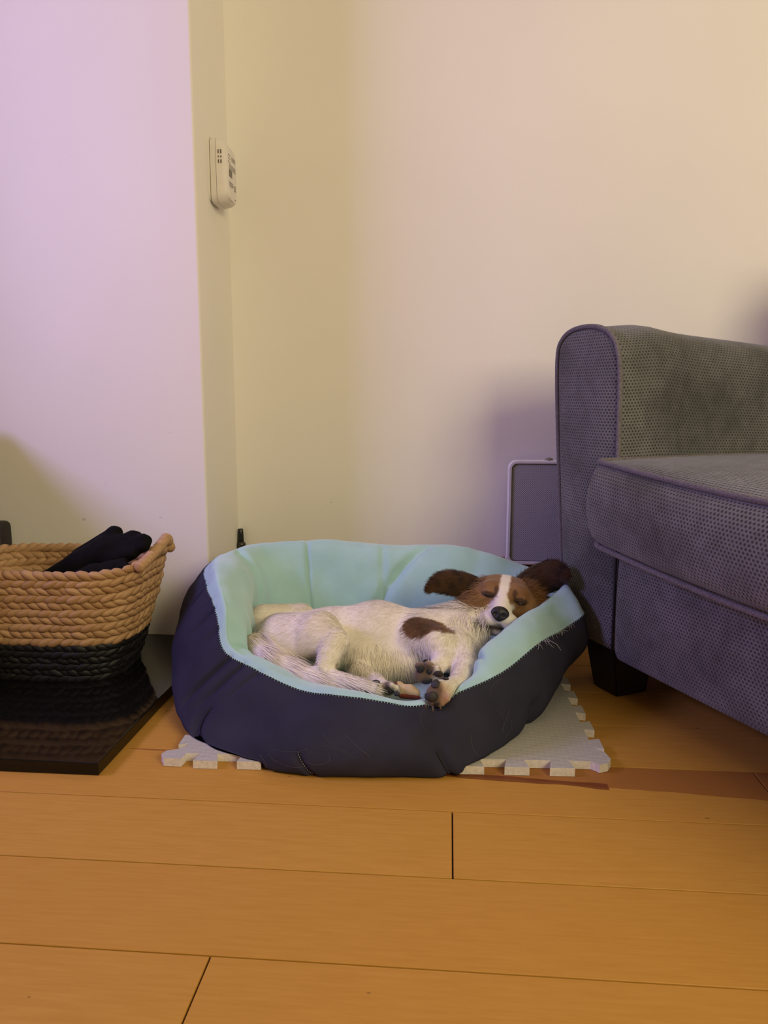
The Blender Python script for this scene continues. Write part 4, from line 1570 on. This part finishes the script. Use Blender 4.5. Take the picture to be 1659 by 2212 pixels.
def coat(P):
    """coat colour of the dog by place on its body"""
    P = np.asarray(P, float)
    n1 = vnoise(P, 60)
    n2 = vnoise(P, 220, 3)
    C = np.tile(WHITE, (len(P), 1))

    def lay(m, c):
        nonlocal C
        C = C * (1 - m[:, None]) + np.asarray(c) * m[:, None]
    q = P - np.array(HC)
    a, b, c = q @ np.array(hr), q @ np.array(hu), q @ np.array(hf)
    # saddle patch on the shoulder
    m = seg_d(P, (-0.0515,1.1648,0.1403), (-0.0045,1.1687,0.1396)) + 0.005 * n1 + 0.002 * n2
    lay(smooth01(m, 0.023, 0.0185), BROWN * 0.95)
    m = seg_d(P, (-0.0467,1.1702,0.1463), (-0.0354,1.1611,0.1404)) + 0.006 * n1
    lay(smooth01(m, 0.020, 0.008) * 0.75, BROWN * 0.28)
    # head
    w = 0.004 * n1 + 0.002 * n2
    blaze = 0.0065 + 0.004 * smooth01(b, 0.005, -0.006) + 0.020 * smooth01(b, -0.006, -0.030) * smooth01(c, 0.026, 0.050)
    side = smooth01(np.abs(a - 0.0 + 0.004) + w * 0.5, blaze, blaze + 0.003)
    muz = smooth01(c - 0.45 * np.abs(a) - 0.10 * (b + 0.03) + w, 0.027, 0.036) * smooth01(b, -0.006, -0.014)
    rr = np.sqrt((a / 0.078)**2 + ((b + 0.004) / 0.060)**2 + ((c + 0.005) / 0.085)**2)
    hm = smooth01(rr + n1 * 0.08, 1.05, 0.93) * smooth01(b + 0.45 * (np.abs(a) - 0.04) + w, -0.056, -0.044)
    chin = smooth01(b + 0.4 * c + w, -0.014, -0.020)
    lay(hm * side * (1 - muz), BROWN + (TAN - BROWN) * (0.35 + 0.6 * np.clip(n1, -0.5, 0.8))[:, None])
    lay(hm * side * (1 - muz) * smooth01(np.abs(a), 0.045, 0.066) * 0.55, BROWN * 0.35)
    # ruff behind the cheek
    m = seg_d(P, (-0.0076,1.2738,0.1390), (0.0356,1.2875,0.1525)) + 0.006 * n1
    lay(smooth01(m, 0.028, 0.018) * 0.85, BROWN * 0.8)
    # dark rims round the closed eyes, tear lines, lips and nose bridge flecks
    for sx in (-1, 1):
        ex = 0.026 * sx
        m = np.sqrt(((a - ex) / 0.0145)**2 + ((b + 0.0005) / 0.0055)**2)
        lay(smooth01(m + n2 * 0.2, 1.15, 0.65) * (c > 0.015) * 0.85, DARK)
        m = np.sqrt(((a - 0.0155 * sx) / 0.0050)**2 + ((b - 0.009) / 0.009)**2)
        lay(smooth01(m + n2 * 0.2, 1.1, 0.5) * (c > 0.02) * 0.75, DARK)
        m = np.sqrt(((a - 0.030 * sx) / 0.013)**2 + ((b + 0.011) / 0.0045)**2)
        lay(smooth01(m + n2 * 0.2, 1.1, 0.4) * (c > 0.015) * 0.30, DARK)
    hn_ = np.sqrt(a * a + b * b + c * c) < 0.11
    lips = smooth01(np.abs(b + 0.0510 + 0.06 * np.abs(a)), 0.0040, 0.0015) * smooth01(c, 0.030, 0.05) * (np.abs(a) < 0.03) * hn_
    lay(lips * 0.92, DARK)
    m = np.sqrt(((a + 0.034) / 0.008)**2 + ((b + 0.047) / 0.008)**2)
    lay(smooth01(m + 0.3 * n1, 1.1, 0.5) * (c > 0.0) * hn_ * 0.85, DARK)
    m = np.sqrt(((a - 0.000) / 0.015)**2 + ((b + 0.052) / 0.009)**2)
    lay(smooth01(m + 0.4 * n1, 1.1, 0.3) * (c > 0.04) * hn_ * 0.75, DARK * 1.5)
    # paws: skin shows round the pads
    for p, r_, k_ in (((-0.0341,1.0689,0.0993), 0.024, 0.85), ((-0.0162,0.9801,0.1007), 0.025, 0.85), ((-0.0850,1.0646,0.0753), 0.014, 0.6), ((-0.1271,1.0531,0.0750), 0.008, 0.6)):
        m = np.linalg.norm(P - np.array(p), axis=1) + 0.004 * n1 + 0.003 * n2
        lay(smooth01(m, r_, r_ * 0.7) * k_, PINK * 0.5 + DARK * 0.5)
        lay(smooth01(m - 0.004 * n2, r_ * 0.9, r_ * 0.45) * 0.8, DARK * 1.6)
    m = seg_d(P, (-0.0088,1.0831,0.1047), (-0.0033,1.0785,0.0938)) + 0.003 * n1
    lay(smooth01(m, 0.009, 0.004) * 0.6, PINK)
    m = seg_d(P, (-0.0003,0.9935,0.1050), (0.0018,0.9786,0.0954)) + 0.003 * n1
    lay(smooth01(m, 0.010, 0.005) * 0.45, PINK)
    return np.clip(C, 0, 1)


def set_coat(me, C):
    ca = me.color_attributes.new('coat', 'FLOAT_COLOR', 'POINT')
    ca.data.foreach_set('color', np.concatenate([C, np.ones((len(C), 1))], 1).astype(np.float32).ravel())


me = fast_mesh('body', V, Q, dog)
set_coat(me, coat(V))
body = link('body', me, M['coat'], dog)

# triangles of the body for fur roots and for setting eyes and pads on the skin
TRI = np.concatenate([Q[:, [0, 1, 2]], Q[:, [0, 2, 3]]])
bvh = BVHTree.FromPolygons([Vector(v) for v in V], [tuple(int(i) for i in q) for q in Q])


def skin(p, dirn):
    """first point of the skin met from p along dirn"""
    h = bvh.ray_cast(Vector(p), Vector(dirn).normalized())
    return (h[0], h[1]) if h[0] is not None else (Vector(p), -Vector(dirn))


# eyes: a narrow dark slit between closed lids
for sx in (-1, 1):
    pts = []
    rr = []
    for i in range(9):
        t = i / 8
        a = sx * (0.0165 + 0.0195 * t)
        b = -0.0015 - 0.0022 * math.sin(t * math.pi) - (0.003 * t if sx > 0 else 0.0005 * t)
        p, n = skin(HP(a, b, 0.12), -hf)
        pts.append(p + n * 0.0003)
        rr.append(0.0004 + 0.0013 * math.sin(math.pi * (0.12 + 0.8 * t)))
    tube('eye', pts, rr, M['eye'], dog, 7)
# nose leather
NP_ = HP(-0.002, -0.0275, 0.0800)


def nose_shape(p):
    x, y, z = p
    x *= 1.0 - 0.30 * max(0, -y)
    if z > 0.1:
        for s_ in (-1, 1):
            g = math.exp(-(((x - 0.42 * s_) / 0.20)**2 + ((y + 0.10) / 0.22)**2))
            z -= 0.55 * g
        z -= 0.25 * math.exp(-(x / 0.10)**2) * (1 if y < -0.1 else 0)
    return [x, y, z]


ball('nose', NP_, (0.0148, 0.0122, 0.0085), M['nose'], dog, HFR, 40, 24, nose_shape)

# ears: folded leaves standing out sideways
def ear(name, spine, widths, up, thick, cols):
    sp_ = catmull(np.array(spine), np.linspace(0, len(spine) - 1, 22), False)
    wd_ = np.interp(np.linspace(0, 1, 22), np.linspace(0, 1, len(widths)), widths)
    V_, F_ = [], []
    m = 14
    for i, p in enumerate(sp_):
        p = Vector(p)
        t = Vector(sp_[min(21, i + 1)] - sp_[max(0, i - 1)]).normalized()
        u = (Vector(up) - t * Vector(up).dot(t)).normalized()
        n = t.cross(u)
        if n.dot(hf) < 0:
            n = -n
        for j in range(m):
            an = 2 * math.pi * j / m
            x = math.cos(an) * wd_[i]
            V_.append(p + u * x + n * (math.sin(an) * thick * (0.4 + 0.6 * min(1, wd_[i] / 0.012)) - 14.0 * x * x))
    for i in range(21):
        for j in range(m):
            F_.append((i * m + j, i * m + (j + 1) % m, (i + 1) * m + (j + 1) % m, (i + 1) * m + j))
    F_.append(tuple(range(m)))
    F_.append(tuple(reversed(range(21 * m, 22 * m))))
    me = pymesh(name, V_, F_, dog)
    A = np.array([list(v) for v in V_])
    n = (vnoise(A, 90) + 0.5)[:, None]
    C = np.array(cols[0]) * (1 - n) + np.array(cols[1]) * n
    set_coat(me, np.clip(C, 0, 1))
    o = link(name, me, M['coat'], dog)
    return A, np.array([f for f in F_ if len(f) == 4]), o


EARC = ((0.020, 0.010, 0.005), (0.060, 0.028, 0.010))
EARL = ear('ear', [(0.0541,1.2840,0.1717), (0.0335,1.2793,0.1773), (0.0114,1.2714,0.1837), (-0.0080,1.2618,0.1849), (-0.0210,1.2546,0.1808), (-0.0271,1.2501,0.1739)],
           [0.017, 0.0215, 0.021, 0.017, 0.009, 0.001], hu0, 0.005, EARC)
EARR = ear('ear', [(0.1281,1.2902,0.1668), (0.1483,1.3070,0.1744), (0.1680,1.3157,0.1842), (0.1822,1.3119,0.1903), (0.1938,1.3048,0.1914), (0.2024,1.2935,0.1862)],
           [0.022, 0.027, 0.028, 0.024, 0.016, 0.003], (hu0 - hr0 * 0.25), 0.005, EARC)

# ---- fur: tapered strands laid along the coat
def flow(P):
    """lie of the coat: direction the hair points at each place"""
    q = P - np.array(HC)
    a, b, c = q @ np.array(hr), q @ np.array(hu), q @ np.array(hf)
    F = np.tile(np.array((-0.9, -0.05, -0.45)), (len(P), 1))
    # head: away from the nose
    hd = smooth01(np.linalg.norm(q, axis=1), 0.085, 0.06)
    nose = np.array(HP(0, -0.028, 0.080))
    G = P - nose
    G /= np.linalg.norm(G, axis=1)[:, None] + 1e-9
    F = F * (1 - hd[:, None]) + G * hd[:, None]
    # legs and tail: towards the paw or tip
    chains = [([TAIL[i] for i in range(6)], 0.030, 1.0),
              ([(-0.1978,1.1475,0.1254), (-0.1726,1.1345,0.1168), (-0.1903,1.1080,0.0834), (-0.1084,1.0546,0.0799)], 0.026, 0.8),
              ([(-0.0283,1.1717,0.1123), (-0.0023,1.1238,0.0996), (-0.0324,1.0811,0.0926)], 0.032, 0.8),
              ([(0.0192,1.1707,0.1026), (0.0294,1.1264,0.0886), (0.0181,1.0502,0.0886), (-0.0107,0.9876,0.0959)], 0.036, 0.8),
              ([(-0.1355,1.1427,0.0700), (-0.0825,1.0668,0.0738)], 0.022, 0.8)]
    for ch, r_, s_ in chains:
        for i in range(len(ch) - 1):
            A, B = np.array(ch[i]), np.array(ch[i + 1])
            m = smooth01(seg_d(P, A, B), r_, r_ * 0.6) * s_
            t = (B - A) / np.linalg.norm(B - A)
            F = F * (1 - m[:, None]) + t * m[:, None]
    return F


def fur(name, P, N, Cc, length, width, lift, spread, parent, fl=None, hug=1.0):
    n = len(P)
    T = flow(P) if fl is None else fl
    T = T / (np.linalg.norm(T, axis=1)[:, None] + 1e-9)
    T = T + RNG.normal(0, spread, (n, 3))
    T = T - (T * N).sum(1)[:, None] * N * hug
    T /= np.linalg.norm(T, axis=1)[:, None] + 1e-9
    lf = np.broadcast_to(np.asarray(lift, float), (n,)) * RNG.uniform(0.5, 1.5, n)
    D0 = T + N * lf[:, None]
    D0 /= np.linalg.norm(D0, axis=1)[:, None]
    D1 = T + N * (lf * 0.15)[:, None] + np.array((0, 0, -0.12))
    D1 /= np.linalg.norm(D1, axis=1)[:, None]
    Ln = np.broadcast_to(np.asarray(length, float), (n,)) * RNG.uniform(0.55, 1.2, n)
    W = np.cross(T, N)
    W /= np.linalg.norm(W, axis=1)[:, None] + 1e-9
    wd = width * RNG.uniform(0.6, 1.2, n)
    base = P - N * 0.0006
    mid = base + D0 * (Ln * 0.5)[:, None]
    tip = mid + D1 * (Ln * 0.5)[:, None]
    VV = np.stack([base - W * wd[:, None] * 0.5, base + W * wd[:, None] * 0.5, mid + W * wd[:, None] * 0.36, mid - W * wd[:, None] * 0.36, tip], 1).reshape(-1, 3)
    o = np.arange(n) * 5
    tri = np.stack([np.stack([o, o + 1, o + 2], 1), np.stack([o, o + 2, o + 3], 1), np.stack([o + 3, o + 2, o + 4], 1)], 1).reshape(-1, 3)
    me = fast_mesh(name, VV, tri, parent)
    CC = np.repeat(Cc * RNG.uniform(0.90, 1.06, (n, 1)), 5, 0)
    set_coat(me, np.clip(CC, 0, 1))
    ob = link(name, me, M['coat'], parent)
    ob['kind'] = 'stuff'
    return ob


A, B, C_ = V[TRI[:, 0]], V[TRI[:, 1]], V[TRI[:, 2]]
cn = np.cross(B - A, C_ - A)
ar = np.linalg.norm(cn, axis=1)
Ncount = 120000
pick = RNG.choice(len(TRI), Ncount, p=ar / ar.sum())
u1, u2 = RNG.random(Ncount), RNG.random(Ncount)
fl_ = u1 + u2 > 1
u1[fl_], u2[fl_] = 1 - u1[fl_], 1 - u2[fl_]
P = A[pick] + (B - A)[pick] * u1[:, None] + (C_ - A)[pick] * u2[:, None]
N = cn[pick] / (ar[pick][:, None] + 1e-12)
if (np.sum((P - P.mean(0)) * N)) < 0:
    N = -N
q = P - np.array(HC)
ha, hb, hc = q @ np.array(hr), q @ np.array(hu), q @ np.array(hf)
hn = np.linalg.norm(q, axis=1)
ln = np.full(Ncount, 0.0115)
ln = ln * (1 - smooth01(hn, 0.085, 0.06)) + 0.0055 * smooth01(hn, 0.085, 0.06)
ln = np.where((hc > 0.030) & (hn < 0.10), 0.0042, ln)
ln = np.where((hn < 0.085) & (np.abs(ha) > 0.045), 0.012, ln)
for p, r_ in (((-0.0330,1.0760,0.0966), 0.024), ((-0.0162,0.9801,0.1007), 0.028), ((-0.0850,1.0646,0.0753), 0.016)):
    ln = np.where(np.linalg.norm(P - np.array(p), axis=1) < r_, 0.0030, ln)
for e_ in (HP(-0.026, -0.001, 0.045), HP(0.026, -0.001, 0.045)):
    ln = np.where(np.linalg.norm(P - np.array(e_), axis=1) < 0.013, 0.0026, ln)
keep = ~((np.linalg.norm(P - np.array(NP_), axis=1) < 0.014))
P, N, ln = P[keep], N[keep], ln[keep]
C0 = coat(P)
fur('fur', P, N, C0, ln, 0.00085, 0.15, 0.13, body)
# long feathering on tail, breech, ruff and ears
def feather(A_, B_, r_, count, length, lift, spread, fl, col=None, width=0.0010):
    m = (seg_d(P, A_, B_) < r_) & (seg_d(P, (-0.1730,1.1094,0.1237), (-0.1814,1.0886,0.0902)) > 0.021)
    I = np.flatnonzero(m)
    if len(I) == 0:
        return None
    I = RNG.choice(I, count)
    jit = RNG.normal(0, 0.0008, (count, 3))
    f = None if fl is None else np.tile(np.array(fl, float), (count, 1))
    return P[I] + jit, N[I], (C0[I] if col is None else np.tile(np.array(col), (count, 1))), np.full(count, length), np.full(count, lift), spread, f


sets = []
for i in range(5):
    t_ = np.array(TAIL[min(5, i + 2)]) - np.array(TAIL[i])
    sets.append(feather(TAIL[i], TAIL[i + 1], 0.024, 900, 0.046, 0.03, 0.05, t_ / np.linalg.norm(t_) + np.array((0.05, -0.02, -0.10)), (0.84, 0.76, 0.68)))
sets.append(feather((-0.1696,1.0796,0.0817), (-0.1156,1.0590,0.0807), 0.020, 700, 0.018, 0.12, 0.12, (1, -0.2, -0.2), (0.84, 0.77, 0.70)))
sets.append(feather((-0.0038,1.2641,0.1515), (0.0390,1.2577,0.1422), 0.035, 1600, 0.030, 0.4, 0.25, (-0.8, 0, -0.5)))
sets.append(feather((0.0269,1.2065,0.1140), (0.0501,1.2385,0.1282), 0.035, 900, 0.024, 0.3, 0.25, (-0.3, -0.3, -0.9)))
sets.append(feather((-0.3255,1.2271,0.1141), (-0.2998,1.1690,0.0940), 0.030, 600, 0.016, 0.12, 0.12, (-0.3, -0.2, -0.9)))
sets.append(feather((-0.1391,1.1424,0.0851), (-0.0522,1.1396,0.0812), 0.035, 1500, 0.020, 0.2, 0.2, (0.2, -0.3, -0.9)))
sets.append(feather(HP(0.045, 0.02, 0.0), HP(0.055, -0.01, 0.0), 0.028, 900, 0.022, 0.6, 0.25, tuple(hr * 0.6 + hu * 0.5), (0.20, 0.09, 0.025)))
sets.append(feather(HP(-0.045, 0.01, 0.0), HP(-0.050, -0.02, 0.0), 0.024, 700, 0.018, 0.5, 0.25, tuple(-hr * 0.7 - hu * 0.3)))
sets = [s_ for s_ in sets if s_]
for s_ in sets:
    fur('long_fur', s_[0], s_[1], s_[2], s_[3], 0.0010, s_[4], s_[5], body, s_[6], 0.8)
# ears
for (AV, AF, ob), dr in ((EARL, -hr0 * 0.8 - hu0 * 0.10), (EARR, hr0 * 0.7 + hu0 * 0.3)):
    f = AF[RNG.integers(0, len(AF), 5200)]
    w_ = RNG.random((5200, 2))
    a_, b_, c_, d_ = (AV[f[:, i]] for i in range(4))
    Pe = a_ * ((1 - w_[:, :1]) * (1 - w_[:, 1:])) + b_ * (w_[:, :1] * (1 - w_[:, 1:])) + c_ * (w_[:, :1] * w_[:, 1:]) + d_ * ((1 - w_[:, :1]) * w_[:, 1:])
    Ne = np.cross(c_ - a_, d_ - b_)
    Ne /= np.linalg.norm(Ne, axis=1)[:, None] + 1e-12
    sgn = np.sign(np.sum((Pe - AV.mean(0)) * Ne, axis=1).mean())
    Ne = Ne * sgn
    nn = (vnoise(Pe, 70) + 0.5)[:, None]
    Ce = np.array((0.018, 0.009, 0.005)) * (1 - nn) + np.array((0.085, 0.036, 0.012)) * nn
    fur('ear_fur', Pe, Ne, np.clip(Ce, 0.004, 1), 0.013, 0.0008, 0.16, 0.20, ob, np.tile(np.array(dr), (len(Pe), 1)))
# whiskers
lines = []
for sx in (-1, 1):
    for i in range(6):
        p, n = skin(HP(sx * (0.018 + 0.002 * (i % 2)), -0.037 - 0.003 * (i // 2), 0.12), -hf)
        e = p + hr * sx * random.uniform(0.018, 0.034) + hu * random.uniform(-0.012, 0.006) + hf * 0.006
        lines.append([p, (p + e) / 2 + hf * 0.003 + hu * 0.001, e])
tubes('whiskers', lines, 0.00018, simple('whisker_hair', (0.7, 0.66, 0.62), 0.5), dog, 4)['kind'] = 'stuff'


# paw pads and claws
def pads(c, u, v, n, big, toes, mats=('pad',)):
    """c: centre of the big pad, (u, v) across and along the paw, n facing out"""
    u, v, n = Vector(u), Vector(v), Vector(n)
    for i, (pu, pv, r1, r2) in enumerate([(0, 0, big[0], big[1])] + toes):
        p = Vector(c) + u * pu + v * pv
        s_, nn_ = skin(p + n * 0.04, -n)
        if (s_ - p).length > 0.03:
            s_ = p
        zz = nn_.normalized() if nn_.dot(n) > 0.2 else n
        xx = (u - zz * u.dot(zz)).normalized()
        yy = zz.cross(xx)
        ball('paw_pad', s_ + zz * 0.0004, (r1, r2, min(r1, r2) * 0.42), M['pad'] if i == 0 or len(mats) == 1 else M[mats[1]], dog, (xx, yy, zz), 16, 10)


pn = (Vector((0, 0, 0.5)) - Vector((-0.0328,1.0710,0.0985))).normalized()
pu_ = Vector(hr0)
pv_ = pn.cross(pu_).normalized()
if pv_.z < 0:
    pv_ = -pv_
pads((-0.0267,1.0715,0.0851), pu_, pv_, pn, (0.0080, 0.0056), [(-0.0105, 0.0165, 0.0058, 0.0068), (0.002, 0.0135, 0.0040, 0.0050), (-0.004, 0.028, 0.0036, 0.0046), (0.0115, 0.010, 0.0034, 0.0046)])
pads((-0.0173,0.9770,0.1000), pu_, pv_, pn, (0.0078, 0.0072), [(0.0035, 0.0165, 0.0062, 0.0066), (0.007, 0.030, 0.0068, 0.0052), (-0.0075, -0.0005, 0.0040, 0.0055), (0.006, -0.009, 0.0040, 0.0035)])
pads((-0.0830,1.0568,0.0735), pu_, pv_, pn, (0.0098, 0.0064), [(-0.0175, -0.001, 0.0042, 0.0036), (0.013, -0.003, 0.0046, 0.0038), (-0.018, 0.0105, 0.0066, 0.0048)])
pads((-0.1371,1.0472,0.0777), pu_, pv_, pn, (0.0078, 0.0036), [(0.024, -0.001, 0.004, 0.003)])
s_, n_ = skin(Vector((0.0002,0.9835,0.1232)), -pn)
ball('paw_pad', s_, (0.0046, 0.0022, 0.0018), M['pad'], dog, (pu_, pv_, pn), 10, 7)
for p, dv in (((-0.0259,0.9763,0.0909), (-0.1, -0.4, -0.8)), ((-0.0172,0.9770,0.0857), (0, -0.4, -0.8)), ((-0.0067,0.9779,0.0857), (0.1, -0.4, -0.8))):
    a = Vector(p)
    a, nn_ = skin(a - Vector(pn) * -0.05, -pn)
    tube('claw', [a + Vector((0, 0, 0.002)), a + Vector(dv) * 0.003, a + Vector(dv) * 0.0055 + Vector((0, 0.001, 0))], [0.0014, 0.0011, 0.0003], M['claw'], dog, 6)

# ------------------------------------------------------------------ chew bone between the paws
bone = empty('chew_bone', (-0.0571,1.0740,0.0654), 'pale chew bone with dark red ends, lying between the paws of the dog', 'chew')
s = SDF((-0.10, 1.02, 0.03), (0.02, 1.16, 0.12), 0.002)
for p in (((-0.0684,1.0801,0.0683),0.0080,(-0.0525,1.0774,0.0670),0.0086), ((-0.0525,1.0774,0.0670),0.0086,(-0.0436,1.0751,0.0639),0.0073), ((-0.0685,1.0821,0.0732),0.0060,(-0.0640,1.0764,0.0613),0.0066)):
    s.cone(*p, k=0.004)
bv, bq = s.mesh(1)
link('bone', fast_mesh('bone', bv, bq, bone), M['bone'], bone)
s = SDF((-0.10, 1.02, 0.03), (0.02, 1.16, 0.12), 0.002)
for p in (((-0.0650,1.0703,0.0616),0.0039,(-0.0384,1.0665,0.0605),0.0033), ((-0.0731,1.0777,0.0777),0.0027,(-0.0711,1.0698,0.0666),0.0026)):
    s.cone(*p, k=0.003)
bv, bq = s.mesh(1)
link('marrow', fast_mesh('marrow', bv, bq, bone), M['bone_red'], bone)
